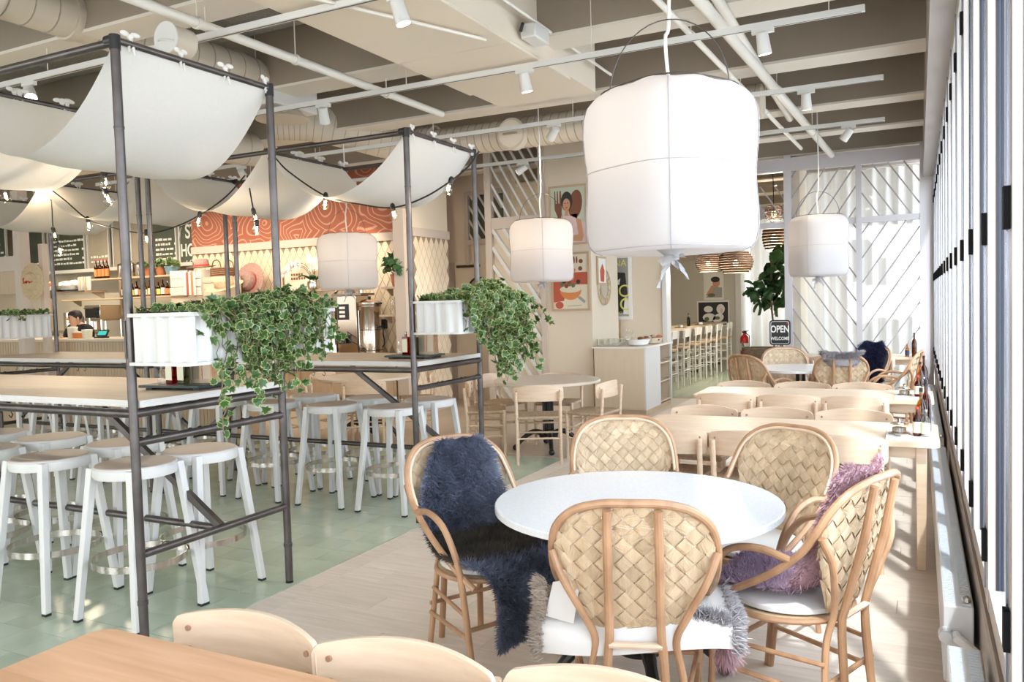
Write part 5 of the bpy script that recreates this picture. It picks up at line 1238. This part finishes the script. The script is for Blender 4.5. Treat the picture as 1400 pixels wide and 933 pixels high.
# post with horizontal rail at left
a = W_(20,330,6.7); b = W_(33,430,6.7)
t = thing('timber_post','pale timber post carrying the straw hat','post',((a.x+b.x)/2,6.75,0)); MB().bx(-.07,.07,-.07,.07,0,3.4).build('upright','frame_taupe',t,smooth=False,bevel=.004)
z = W_(10,365,6.7).z; MB().bx(-2.2,-.07,-.05,.05,z-.06,z+.14).build('rail','frame_taupe',t,smooth=False); MB().bx(-2.2,-.07,-.02,.02,z-.36,z-.06).build('panel','counter_wood',t,smooth=False)
c = W_(40,385,6.6)
t = thing('straw_hat','round straw sun hat with red script on the timber post','hat',(c.x-.06,6.670,c.z))
def hatdisc(t,r,m,cr=.45,ch=.10,face=(0,-1,0)):
    o = MB().lathe([(.01,ch),(r*cr*.8,ch*.95),(r*cr,ch*.5),(r*cr*1.04,.012),(r,-.008),(r,-.014),(r*cr,0),(.01,.02)],32).build('brim',m,t); o.rotation_euler = Vector(face).to_track_quat('Z','Y').to_euler(); return o
hatdisc(t,.245,'straw',.5,.05)
MB().tube([(-.10,-.055,.03),(-.07,-.057,.05),(-.09,-.057,.01),(-.07,-.057,-.02),(-.10,-.057,-.02),(-.04,-.057,.0),(-.04,-.057,-.02),(-.02,-.057,.01),(-.02,-.057,-.02),(.01,-.057,.01),(.04,-.057,-.0),(.03,-.057,-.02),(.10,-.056,-.0)],.006,5).build('red_script','red_ink',t)
c = W_(57,405,6.9); t = thing('timber_post','slim pale timber post behind the straw hat','post',(c.x,6.95,0)); MB().bx(-.04,.04,-.04,.04,0,2.5).build('upright','frame_taupe',t,smooth=False); MB().bx(-.07,.07,-.05,.05,0,.08).build('foot','frame_taupe',t,smooth=False)
# menu boards
YM = 10.1
def board(p0,p1,label,m,lines,seed):
    a = W_(p0,318,YM); b = W_(p1,371-(p0/265)*9,YM); t = thing('menu_board',label,'menu board',((a.x+b.x)/2,YM,b.z)); hx = (b.x-a.x)/2; H = max(.7,a.z-b.z+.25)
    MB().bx(-hx,hx,0,.02,0,H).build('slate_panel',m,t,smooth=False); MB().bx(-hx-.03,-hx,-.02,.02,-.05,H).bx(hx,hx+.03,-.02,.02,-.05,H).bx(-hx,hx,-.02,.02,-.05,0).build('frame','bar_edge',t,smooth=False)
    rnd = random.Random(seed); tx = MB()
    for k in range(lines):
        z = .12+k*.085; x = -hx*.8; xe = hx*rnd.uniform(.3,.85)
        while x < xe:
            w = rnd.uniform(.03,.10); tx.bx(x,x+w,-.003,0,z,z+rnd.uniform(.025,.045)); x += w+rnd.uniform(.015,.03)
        if rnd.random() < .5: tx.bx(hx*.86,hx*.97,-.003,0,z,z+.04)
    if tx.v: stuff(tx.build('chalk_writing','chalk',t,smooth=False))
    return t,hx,H
for i,(p0,p1,m,n,l) in enumerate([(-30,10,'board_green',6,'dark green menu board cut off at the left edge'),(33,61,'board_green',1,'narrow dark menu board behind the straw hat'),(66,117,'board_green',6,'wide green chalk menu board left of the near pole'),(120,150,'board_tan',2,'pale faded menu board just left of the near pole'),(155,178,'board_tan',0,'blank tan board right of the near pole'),(180,206,'board_tan',0,'blank tan board behind the twin poles'),(209,242,'board_green',5,'green chalk menu board right of the twin poles')]): board(p0,p1,l,m,n,i)
tb,hx,H = board(246,272,'green board with large white ST HOL lettering beside terracotta wall','board_green',0,9)
text('ST',.34,'chalk','lettering',tb,(.06,-.004,.58),font_sx=.8,bold=.006); text('HOL',.30,'chalk','lettering',tb,(.02,-.004,.26),font_sx=.75,bold=.006)
MB().tube([(-.22,-.004,.50),(-.20,-.004,.62),(-.16,-.004,.68),(-.21,-.004,.6),(-.25,-.004,.56)],.012,5).build('leaf_mark','chalk',tb); text('I  O',.10,'chalk','lettering',tb,(.0,-.004,.06))
t = thing('board_ledge','long pale ledge under the menu boards','shelf',(-14.0,10.0,0)); z = W_(95,370,10).z; MB().bx(-3.4,3.0,-.12,.12,z-.06,z).build('ledge_board','bar_edge',t,smooth=False)
for x in (-3,-1,1,2.6): MB().bx(x-.03,x+.03,.02,.1,0,z-.06).build('bracket_post','counter_wood',t,smooth=False)
# shelves with bottles
YSH = 9.6
def wall_shelf(px0,px1,py,Y,label,depth=.28,th=.03,m='counter_wood'):
    a = W_(px0,py,Y); b = W_(px1,py,Y); z = (a.z+b.z)/2; t = thing('wall_shelf',label,'shelf',((a.x+b.x)/2,Y,z)); hx = (b.x-a.x)/2
    MB().bx(-hx,hx,-depth/2,depth/2,-th,0).build('shelf_board',m,t,smooth=False)
    for s in (-1,1): MB().prism([(depth/2,-th),(depth/2,-.13),(depth/2-.02,-.13),(-.02,-th-.01),(-.02,-th)],s*hx*.9-.012,s*hx*.9+.012,'yz').build('bracket','counter_wood',t,smooth=False)
    return a.x, b.x, z
x0,x1,z1 = wall_shelf(94,243,380,YSH,'upper pantry shelf with jars and pot plants')
x0b,x1b,z2 = wall_shelf(94,243,407,YSH,'lower pantry shelf lined with sauce bottles')
col = ['amber_glass','green_glass','brown_glass','red_glass','brown_glass','amber_glass']; lm = ['label_paper','print_red','print_yellow','white_card','print_orange','label_paper']; cp = ['black','print_yellow','red_ink','black','brushed','print_green']
cn = ['amber','green','brown','red','dark','golden']
def px_x(px,Y): return W_(px,395,Y).x
k = 0
for px in range(171,243,6):
    i = k%6; single_bottle((px_x(px,YSH),YSH-.03,z2),.24 if k%3 else .27,.034,col[i],'%s bottle on the lower pantry shelf, number %s from the near pole'%(cn[i],['one','two','three','four','five','six','seven','eight','nine','ten','eleven','twelve','thirteen'][k]),cap=cp[i],lab_m=lm[i]); k += 1
for k,px in enumerate((135,140,145,150)): single_bottle((px_x(px,YSH),YSH-.03,z1),.34,.036,'brown_glass','tall dark bottle left of the near pole, %s on upper shelf'%ordn[k],cap='red_ink',lab_m='print_orange')
for k,(px,l) in enumerate(((169,'steel lidded canister on the upper shelf beside the near pole'),(181,'steel lidded canister on the upper shelf, second'),(193,'steel lidded canister before the twin poles'))):
    t = thing('canister',l,'canister',(px_x(px,YSH),YSH,z1)); r = .085; MB().lathe([(r*.95,0),(r,.01),(r,.20),(r*.95,.205)],20).build('body','inox',t); MB().lathe([(r*1.03,.205),(r*1.0,.225),(r*.5,.25),(.015,.255),(.02,.28),(.005,.285)],20).build('lid','inox',t)
    for s in (-1,1): MB().tube([(s*r,0,.15),(s*(r+.03),0,.14),(s*(r+.03),0,.08),(s*r,0,.07)],.006,6).build('handle','inox_dark',t)
def pot_plant(px,Y,z,label,pm,r=.09,h=.14,n=60,spread=.15,hh=.18,lm_='leaf',ls=(.05,.09),seed=0):
    x = px_x(px,Y); t = thing('pot_plant',label,'plant',(x,Y,z)); MB().lathe([(r*.7,0),(r*.75,.005),(r,h*.82),(r*1.08,h*.84),(r*1.08,h),(r*.95,h),(r*.9,h*.9),(.01,h*.9)],20).build('pot',pm,t)
    rnd = random.Random(seed+7); me = leaf_mesh(lm_,'leaf_pale' if lm_ == 'leaf' else 'leaf_dark'); st = MB()
    for k in range(n):
        a = rnd.uniform(0,6.28); q = spread*rnd.random()**.6; p = Vector((q*math.cos(a),q*math.sin(a),h*.9+hh*rnd.uniform(.1,1)*(1-.5*q/spread)))
        l = inst('leaf',me,t,p); s = rnd.uniform(*ls); l.scale = (s,s,s); l.rotation_euler = rand_rot(rnd,(p.x*3,p.y*3-.4,.6)).to_euler()
        if k%4 == 0: st.tube([(0,0,h*.85),(p.x*.5,p.y*.5,p.z*.7),p],.004,5)
    stuff(st.build('stems','stem',t)); return t
pot_plant(222,YSH,z1,'leafy plant in terracotta pot on the upper shelf','terracotta_pot',n=50,seed=1); pot_plant(236,YSH,z1,'leafy plant in painted blue pot on the upper shelf','print_blue',r=.11,n=60,seed=2); pot_plant(206,YSH,z1,'small leafy plant behind the twin poles','terracotta_pot',n=40,seed=3)
# stainless kitchen shelving at left with crockery
x0,x1,z3 = wall_shelf(58,131,399,8.9,'steel kitchen shelf with bowls and cups left of the near pole',.4,.03,'inox')
for k,(px,r,m,l) in enumerate(((98,.20,'ceramic_white','large white bowl heaped with paper filters'),(68,.14,'ceramic_white','wide white dish on the steel shelf'),(84,.13,'inox','steel bowl on the kitchen shelf'))):
    t = thing('kitchen_bowl',l,'bowl',(px_x(px,8.9),8.9,z3)); MB().lathe([(r*.5,0),(r*.85,.03),(r,.10),(r*.97,.10),(r*.8,.035),(.02,.02)],24).build('bowl_body',m,t)
    for q in range(7): rr = random.Random(q+k*9); MB().sphere((rr.uniform(-.5,.5)*r,rr.uniform(-.5,.5)*r,.10+rr.random()*.06),r*.3,r*.3,r*.24,8,6).build('heap_piece',['white_card','print_orange','print_cream'][k],t)
for k,px in enumerate((110,114,118,122)):
    t = thing('cup_stack','stack of paper cups on the steel shelf, %s from the left'%ordn[k],'cups',(px_x(px,8.85),8.85,z3))
    for j in range(5): MB().lathe([(.028,j*.035),(.038,j*.035+.09),(.036,j*.035+.09)],12).build('cup','white_card' if k%2 else 'print_cream',t)
x0,x1,z4 = wall_shelf(58,131,452,8.9,'lower steel kitchen bench behind the worker',.5,.04,'inox')
for k,(px,h,m) in enumerate(((95,.30,'inox'),(103,.24,'ceramic_white'),(126,.35,'inox'))):
    t = thing('kitchen_pot',['tall steel pot behind the worker','white container behind the worker','steel pot beside the oven'][k],'pot',(px_x(px,8.9),8.9,z4)); MB().lathe([(.10,0),(.11,.01),(.11,h),(.10,h),(.095,.02)],18).build('pot_body',m,t); MB().tube([(-.11,0,h*.8),(-.15,0,h*.8),(-.15,0,h*.6),(-.11,0,h*.6)],.008,6).build('handle','inox_dark',t)
a = W_(130,418,9.0); b = W_(152,437,9.0); t = thing('countertop_oven','small steel oven with dark glass door left of the near pole','oven',((a.x+b.x)/2,9.0,b.z)); hx = (b.x-a.x)/2; H = a.z-b.z
MB().bx(-hx,hx,-.2,.2,0,H).build('body','inox',t,bevel=.01); MB().bx(-hx*.85,hx*.5,-.21,-.2,H*.15,H*.85).build('door','black',t,smooth=False); MB().tube([(-hx*.8,-.235,H*.8),(hx*.45,-.235,H*.8)],.01,8).build('handle','brushed',t)
for k in range(3): MB().tube([(hx*.72,-.2,H*(.25+.25*k)),(hx*.72,-.22,H*(.25+.25*k))],.03,12).build('knob','black',t)
t = thing('oven_rack','steel rack carrying the small oven','rack',((a.x+b.x)/2,9.0,0))
for sx in (-1,1):
    for sy in (-1,1): MB().tube([(sx*hx,sy*.18,0),(sx*hx,sy*.18,b.z)],.015,8).build('leg','inox',t)
MB().bx(-hx,hx,-.2,.2,b.z-.02,b.z).build('rack_shelf','inox',t,smooth=False); MB().bx(-hx,hx,-.2,.2,.6,.62).build('rack_shelf','inox',t,smooth=False)
# worker behind the counter
def person():
    c = W_(114,435,7.95); t = thing('person','person in black shirt bending over the serving counter','person',(c.x,8.0,0))
    def body(name, chains, m, sub=2):
        me = bpy.data.meshes.new(name); vs, es, rs = [], [], []
        for ch in chains:
            prev = None
            for (p,r,key) in ch:
                if key is not None and key in body.k: i = body.k[key]
                else:
                    vs.append(p); rs.append(r); i = len(vs)-1
                    if key: body.k[key] = i
                if prev is not None: es.append((prev,i))
                prev = i
        me.from_pydata(vs,es,[]); o = bpy.data.objects.new(name,me); COL.objects.link(o); o.parent = t
        md = o.modifiers.new('skin','SKIN'); md.use_smooth_shade = True
        for i,sv in enumerate(me.skin_vertices[0].data): sv.radius = rs[i] if isinstance(rs[i],tuple) else (rs[i],rs[i]); sv.use_root = (i == 0)
        sb = o.modifiers.new('sub','SUBSURF'); sb.levels = sub; sb.render_levels = sub
        me.materials.append(MATS[m]); return o
    body.k = {}
    hd = c.z-.02
    body('body',[[((0,0,.92),(.15,.11),'pel'),((0,-.04,1.10),(.15,.11),'ab'),((.01,-.12,1.28),(.17,.11),'ch'),((.02,-.17,1.39),(.075,.07),'nk0'),((.03,-.20,hd-.10),(.05,.05),'nk'),((.03,-.22,hd-.03),(.072,.085),'h1'),((.03,-.23,hd+.05),(.078,.092),'h2'),((.03,-.225,hd+.11),(.05,.06),'h3')],
        [((.01,-.12,1.28),.1,'ch'),((-.19,-.13,1.33),(.06,.06),'sl'),((-.27,-.18,1.12),.047,None),((-.20,-.40,1.06),.038,None),((-.13,-.50,1.225),.028,None)],
        [((.01,-.12,1.28),.1,'ch'),((.21,-.14,1.33),(.06,.06),'sr'),((.29,-.20,1.12),.047,None),((.22,-.42,1.06),.038,None),((.15,-.52,1.225),.028,None)],
        [((0,0,.92),.1,'pel'),((-.10,.01,.82),(.09,.09),None),((-.11,0,.46),.06,None),((-.11,.03,.09),.042,None),((-.11,-.10,.035),.035,None)],
        [((0,0,.92),.1,'pel'),((.10,.01,.82),(.09,.09),None),((.11,0,.46),.06,None),((.11,.03,.09),.042,None),((.11,-.10,.035),.035,None)]],'skin')
    body.k = {}
    body('shirt',[[((0,.0,.86),(.17,.13),'pel'),((0,-.04,1.10),(.168,.128),'ab'),((.01,-.12,1.28),(.188,.128),'ch'),((.02,-.165,1.37),(.085,.08),None)],
        [((.01,-.12,1.28),.1,'ch'),((-.19,-.13,1.33),(.078,.075),None),((-.255,-.17,1.17),.064,None)],[((.01,-.12,1.28),.1,'ch'),((.21,-.14,1.33),(.078,.075),None),((.275,-.19,1.17),.064,None)]],'shirt_black')
    hair = MB().sphere((.03,-.20,hd+.065),.092,.102,.085,16,12).build('hair','hair',t)
    MB().sphere((.03,-.325,hd+.01),.013,.018,.02,8,6).build('nose','skin',t)
    for s in (-1,1): MB().sphere((.03+s*.08,-.215,hd+.01),.012,.02,.03,8,6).build('ear','skin',t); MB().sphere((.03+s*.032,-.312,hd+.03),.010,.006,.007,8,6).build('eye','black',t)
    MB().sphere((.03,-.308,hd-.04),.022,.008,.007,8,6).build('mouth','print_red',t)
    for s,(hx_,hy_,hz_) in ((-1,(-.13,-.50,1.225)),(1,(.15,-.52,1.225))):
        for k in range(4): MB().tube([(hx_+(-.024+.016*k),hy_-.01,hz_),(hx_+(-.026+.017*k),hy_-.055-.008*(1.5-abs(k-1.5)),hz_+.004),(hx_+(-.026+.017*k),hy_-.085-.012*(1.5-abs(k-1.5)),hz_-.008)],[.010,.009,.007],6).build('finger','skin',t)
        MB().tube([(hx_-s*.02,hy_+.01,hz_),(hx_-s*.05,hy_-.02,hz_+.002),(hx_-s*.055,hy_-.045,hz_-.004)],[.011,.010,.007],6).build('thumb','skin',t)
person()
c = W_(134,456,7.4); t = thing('card_terminal','payment terminal with teal screen on the serving counter','terminal',(c.x,7.45,1.205)); MB().bx(-.08,.08,-.06,.06,0,.02).build('base','black',t,smooth=False); o = MB().bx(-.10,.10,-.01,.01,0,.10).build('housing','black',t,loc=(0,0,.02)); o.rotation_euler = (-.5,0,0); q = MB().bx(-.085,.085,-.0125,-.010,.02,.08).build('screen','teal_screen',o)
for k,(px,h,m,l) in enumerate(((96,.16,'print_cream','cream tub on the counter beside the worker'),(116,.12,'label_paper','labelled jar on the counter before the worker'),(103,.09,'print_orange','small orange tub on the counter'))):
    t = thing('tub',l,'tub',(px_x(px,7.4),7.4,1.205)); MB().lathe([(.06,0),(.068,h*.9),(.072,h*.9),(.072,h),(.02,h+.005)],16).build('tub_body',m,t); MB().lathe([(.0725,h*.88),(.0725,h+.004),(.01,h+.008)],16).build('lid','white_card',t)
# crates, hats and baskets stacked beside the pantry shelf
YK = 9.25
a = W_(243,372,YK); b = W_(322,404,YK)
t = thing('storage_unit','pale timber unit with drawers beside the pantry shelf','cabinet',((a.x+b.x)/2,YK+.05,0)); hx = (b.x-a.x)/2; H = b.z
MB().bx(-hx,hx,-.2,.2,0,H).build('carcass','crate',t,smooth=False)
for k in range(3):
    for j in range(2): d = MB().bx(-hx+.03+j*hx,-.03+j*hx,-.215,-.2,.08+k*.55,.55+k*.55).build('drawer','crate',t,smooth=False); MB().tube([(-hx*.5+j*hx-.05,-.23,.34+k*.55),(-hx*.5+j*hx+.05,-.23,.34+k*.55)],.008,6).build('handle','black',d)
def crate_box(p0,p1,q0,q1,label,m='crate',Y=YK):
    a = W_(p0,q0,Y); b = W_(p1,q1,Y); t = thing('wooden_crate',label,'crate',((a.x+b.x)/2,Y,b.z)); hx = (b.x-a.x)/2; H = a.z-b.z; n = 3
    for k in range(n): MB().bx(-hx,hx,-.17,-.155,k*H/n+.006,(k+1)*H/n-.006).build('slat',m,t,smooth=False)
    [MB().bx(q_,q_+.015,-.155,.17,0,H).build('end_panel',m,t,smooth=False) for q_ in (-hx,hx-.015)]; MB().bx(-hx,hx,.155,.17,0,H).build('back_panel',m,t,smooth=False); MB().bx(-hx+.015,hx-.015,-.155,.155,0,.015).build('bottom','crate',t,smooth=False); return t
crate_box(244,268,371,404,'pale wooden crate with striped cloth beside the pantry shelf','ply_white'); crate_box(270,287,370,404,'whitewashed crate in the middle of the hats','ply_white'); crate_box(289,320,379,404,'pale crate under the black basket behind the straw hat','crate')
c = W_(256,388,YK-.25); t = thing('striped_cloth','striped cloth hung on the pale crate','cloth',(c.x,YK-.19,c.z)); H = .36
for k in range(5): MB().bx(-.13+k*.05,-.085+k*.05,-.008,.0,-H*.5,H*.5).build('stripe',['white_card','print_red','white_card','print_orange','white_card'][k],t,smooth=False)
a = W_(292,367,YK); b = W_(318,379,YK); t = thing('wicker_basket','dark wicker basket with handles on top of the crates','basket',((a.x+b.x)/2,YK,b.z))
for k in range(5): MB().tube([((b.x-a.x)/2*math.cos(q*PI/10),.15*math.sin(q*PI/10),.015+k*.03) for q in range(20)],.018,6,closed=True).build('woven_row','print_brown' if k%2 else 'basket',t)
for s in (-1,1): MB().tube([(-.1,s*.13,.14),(-.06,s*.13,.25),(.02,s*.13,.27),(.08,s*.13,.23),(.1,s*.13,.14)],.010,6).build('handle','basket',t)
def sun_hat(px,py,Y,label,r,m,tilt):
    c = W_(px,py,Y); t = thing('sun_hat',label,'hat',c); o = MB().lathe([(.01,.13),(r*.42,.12),(r*.5,.09),(r*.52,.01),(r*.8,-.005),(r,.01),(r,.004),(r*.8,-.012),(r*.5,0)],28).build('hat_body',m,t); MB().lathe([(r*.53,.012),(r*.525,.04)],28,cap=False).build('hat_band','red_ink' if m == 'straw_pink' else 'poster_wood',o); o.rotation_euler = (tilt,0,0)
sun_hat(307,392,YK-.35,'straw sun hat with wide brim before the crates',.28,'straw',.35); sun_hat(276,365,YK,'pale pink sun hat on top of the crates',.22,'straw_pink',.1); sun_hat(341,385,9.6,'brown woven sun hat hanging on the tiled wall',.30,'straw_pink',1.35)
# ------------------------------------------------------------------ coffee nook
t = thing('coffee_counter','pale coffee counter below the diamond tiled wall','counter',(-8.0,9.55,0))
MB().bx(-1.9,1.5,-.25,.34,0,.79).build('carcass','counter_wood',t,smooth=False); MB().bx(-1.95,1.54,-.30,.34,.79,.83).build('worktop','worktop',t,smooth=False,bevel=.004)
for k in range(6): d = MB().bx(-1.86+k*.56,-1.34+k*.56,-.266,-.25,.08,.76).build('door','counter_wood',t,smooth=False); MB().tube([(-1.42+k*.56,-.285,.55),(-1.42+k*.56,-.285,.70)],.008,6).build('handle','brushed',d)
YC2 = 9.45; zc = .83
def urn(px0,px1,py0,label,body='inox'):
    a = W_(px0,py0,YC2); b = W_(px1,474,YC2); r = (b.x-a.x)/2; H = a.z-zc; t = thing('coffee_urn',label,'urn',((a.x+b.x)/2,YC2,zc))
    MB().lathe([(r*.9,0),(r,.02),(r,.06),(r*.97,.07),(r*.97,H*.86),(r,H*.87),(r,H*.93),(r*.7,H*.97),(.03,H)],28).build('tank',body,t)
    for z in (.08,H*.45,H*.86): MB().lathe([(r+.004,z),(r+.004,z+.015)],28,cap=False).build('band','inox_dark',t)
    for z in (H*.9,H*.5): MB().bar((r,-.02,z),(r+.07,-.04,z+.01),.03,.03).build('handle','black',t,smooth=False)
    MB().tube([(0,-r-.01,.12),(0,-r-.05,.12),(0,-r-.05,.07)],.012,8).build('tap','black',t); MB().tube([(-r*.5,-r*.9,.14),(-r*.5,-r*.9,H*.8)],.010,8).build('sight_glass','brushed',t); MB().lathe([(.02,H),(.025,H+.03),(.005,H+.035)],10).build('lid_knob','black',t)
urn(492,520,409,'tall steel coffee urn at the right of the brewer'); urn(449,463,411,'narrow steel coffee urn at the left of the brewer')
a = W_(463,405,YC2); b = W_(492,474,YC2); t = thing('coffee_brewer','steel filter coffee brewer with dark control panel','brewer',((a.x+b.x)/2,YC2+.05,zc)); hx = (b.x-a.x)/2; H = a.z-zc
MB().bx(-hx,hx,-.1,.2,0,H).build('tower','inox',t,bevel=.008); MB().bx(-hx*.9,hx*.2,-.112,-.1,H*.60,H*.86).build('control_panel','black',t,smooth=False)
for k in range(3): MB().bx(-hx*.7,-hx*.1,-.118,-.112,H*(.64+.07*k),H*(.68+.07*k)).build('button','inox',t,smooth=False)
MB().bx(-hx*1.4,hx*1.6,-.12,.2,H,H+.03).build('top_tray','inox_dark',t,smooth=False); MB().tube(catmull([(hx*.3,-.05,H+.02),(hx*.3,-.05,H+.10),(-hx*.8,-.07,H+.10),(-hx*1.5,-.05,H+.02)],5),.02,8).build('swivel_spout','inox',t); MB().tube([(hx*1.1,0,H+.03),(hx*1.1,0,H+.30)],.03,10).build('riser','inox',t)
MB().tube(catmull([(0,-.1,.35),(.1,-.2,.25),(.3,-.22,.15)],5),.008,6).build('power_cable','black',t); MB().lathe([(.06,.18),(.05,.26),(.06,.3)],14,(-.05,-.17,0)).build('funnel','black',t)
x0,x1,zs = wall_shelf(384,482,396,9.72,'long shelf above the brewer with orchid and plaque',.26)
a = W_(392,362,9.8); b = W_(425,394,9.8); t = thing('wall_plaque','cream plaque with scalloped dark border on the shelf','plaque',((a.x+b.x)/2,9.78,zs)); hx = (b.x-a.x)/2+.05; H = a.z-zs
MB().prism([(-hx,0),(hx,0),(hx,H*.6)]+[(hx*math.cos(k*PI/10),H*.6+H*.4*math.sin(k*PI/10)) for k in range(1,10)]+[(-hx,H*.6)],-.01,.01,'xz').build('panel','print_cream',t)
bd = MB()
for k in range(9): bd.sphere((-hx,-.012,k*H*.6/9+.02),.022,.006,.022,6,4)
for k in range(10): bd.sphere((hx*math.cos(PI-k*PI/20),-.012,H*.6+H*.4*math.sin(PI-k*PI/20)),.022,.006,.022,6,4)
for k in range(9): bd.sphere((-hx+k*hx/4.5,-.012,.02),.014,.006,.014,6,4)
stuff(bd.build('scalloped_border','print_brown',t))
ln = MB()
for z,xe in ((H*.55,.10),(H*.40,.16)):
    x = -hx*.45
    while x < xe: ln.bx(x,x+.035,-.013,-.0105,z,z+.035); x += .05
stuff(ln.build('brown_lettering','print_brown',t,smooth=False))
def orchid():
    x = px_x(432,9.65); t = thing('orchid','white and pink orchid in a silver pot on the shelf','plant',(x,9.60,zs)); rnd = random.Random(4)
    MB().lathe([(.07,0),(.09,.02),(.10,.09),(.085,.14),(.075,.14),(.07,.12)],20).build('pot','brushed',t); lf = MB().grid(lambda u,v:((2*u-1)*.22*math.sin(PI*max(.04,min(.97,v))),v,.5*math.sin(v*2.2)-.1*(2*u-1)**2),4,6).mesh('leaf','leaf_dark',ang=80)
    for k in range(7): l = inst('leaf',lf,t,(0,0,.12)); l.scale = (.22,.24,.2); l.rotation_euler = (0,0,k*.95)
    fl = MB(); 
    for k in range(5): a = k*2*PI/5; fl.add([(0,0,0),(.4*math.cos(a-.4),.4*math.sin(a-.4),.06),(.62*math.cos(a),.62*math.sin(a),.12),(.4*math.cos(a+.4),.4*math.sin(a+.4),.06)],[(0,1,2,3)])
    fm = fl.mesh('blossom','ceramic_white'); fm2 = fl.mesh('blossom','print_pink')
    for s in range(3):
        pts = catmull([(0,0,.12),(-.08-.05*s,-.03,.34),(-.25-.12*s,-.05,.40-.05*s),(-.42-.1*s,-.06,.30-.06*s)],6); MB().tube(pts,.005,5).build('flower_stem','stem',t)
        for k in range(8,len(pts)): l = inst('blossom',fm if (k+s)%4 else fm2,t,pts[k]+Vector((rnd.gauss(0,.02),-.02,rnd.gauss(0,.02)))); l.scale = (.09,.09,.09); l.rotation_euler = (1.5+rnd.gauss(0,.3),rnd.gauss(0,.4),rnd.uniform(-.6,.6))
    for s in range(2):
        pts = catmull([(0,0,.12),(.06,-.03,.34),(.02+.10*s,-.05,.46)],6); MB().tube(pts,.005,5).build('flower_stem','stem',t)
        for k in range(5,len(pts)): l = inst('blossom',fm,t,pts[k]+Vector((rnd.gauss(0,.03),-.02,rnd.gauss(0,.03)))); l.scale = (.09,.09,.09); l.rotation_euler = (1.5,rnd.gauss(0,.4),rnd.uniform(-.6,.6))
orchid()
x0,x1,za = wall_shelf(528,556,392,9.45,'small shelf with a potted palm beside the nook post',.26); x0,x1,zb = wall_shelf(526,556,430,9.45,'small glass shelf below the potted palm',.26)
t = pot_plant(543,9.40,za,'dark leafy potted palm in a terracotta pot','terracotta_pot',r=.085,h=.17,n=46,spread=.21,hh=.42,lm_='leaf_dark',ls=(.07,.15),seed=8)
for k,px in enumerate((536,542,548)):
    for j in range(2):
        t = thing('glass_jar','upside-down glass on the small nook shelf, %s %s'%(['left','middle','right'][k],['bottom','top'][j]),'glass',(px_x(px,9.42),9.42,zb+j*.13)); MB().lathe([(.036,0),(.038,.01),(.034,.11),(.028,.125),(.03,.11),(.034,.01)],14).build('glass_body','clear_glass',t)
c = W_(526,443,9.88); t = thing('wall_socket','black wall timer socket on the diamond tiles','socket',(c.x,9.885,c.z)); MB().bx(-.05,.05,-.05,0,-.07,.07).build('housing','black',t,bevel=.006); MB().tube(catmull([(0,-.05,-.05),(.02,-.08,-.15),(.04,-.08,-.28),(-.02,-.08,-.36)],5),.009,6).build('cable','black',t); MB().tube([(0,-.05,.02),(0,-.06,.02)],.025,12).build('dial','inox_dark',t)
for k,(px,m,l) in enumerate(((548,'print_orange','orange carton at the right end of the coffee counter'),(553,'blue_dark','dark blue carton at the right end of the coffee counter'))):
    t = thing('carton',l,'carton',(px_x(px,9.4),9.36,zc)); MB().bx(-.04,.04,-.03,.03,0,.15).build('box',m,t,bevel=.003); MB().bx(-.03,.03,-.032,-.030,.04,.11).build('carton_label','white_card',t,smooth=False)
# unseen fill lamps added to brighten the kitchen and nook
def added_fill_lamp(x,y,L,label,watt):
    t = thing('added_ceiling_lamp',label,'added fill lamp',(x,y,3.25)); MB().bx(-L/2,L/2,-.06,.06,0,.05).build('housing','white_paint',t,smooth=False); MB().bx(-L/2+.02,L/2-.02,-.05,.05,-.012,0).build('diffuser','spot_glow',t,smooth=False)
    for s in (-1,1): MB().tube([(s*L*.4,0,.05),(s*L*.4,0,ZC-3.25)],.004,6).build('hanger_rod','pipe_white',t)
    l = bpy.data.lights.new('kitchen_fill_light','AREA'); l.shape = 'RECTANGLE'; l.size = L; l.size_y = .1; l.energy = watt; l.color = (1,.84,.62); o = bpy.data.objects.new('kitchen_fill_light',l); COL.objects.link(o); o.parent = t; o.location = (0,0,-.03)
added_fill_lamp(-13.0,8.4,2.4,'long added fill lamp over the kitchen left of the counter',85)
added_fill_lamp(-10.2,8.6,2.4,'long added fill lamp over the serving counter',60)
added_fill_lamp(-8.0,8.9,1.6,'long added fill lamp over the coffee nook',5)
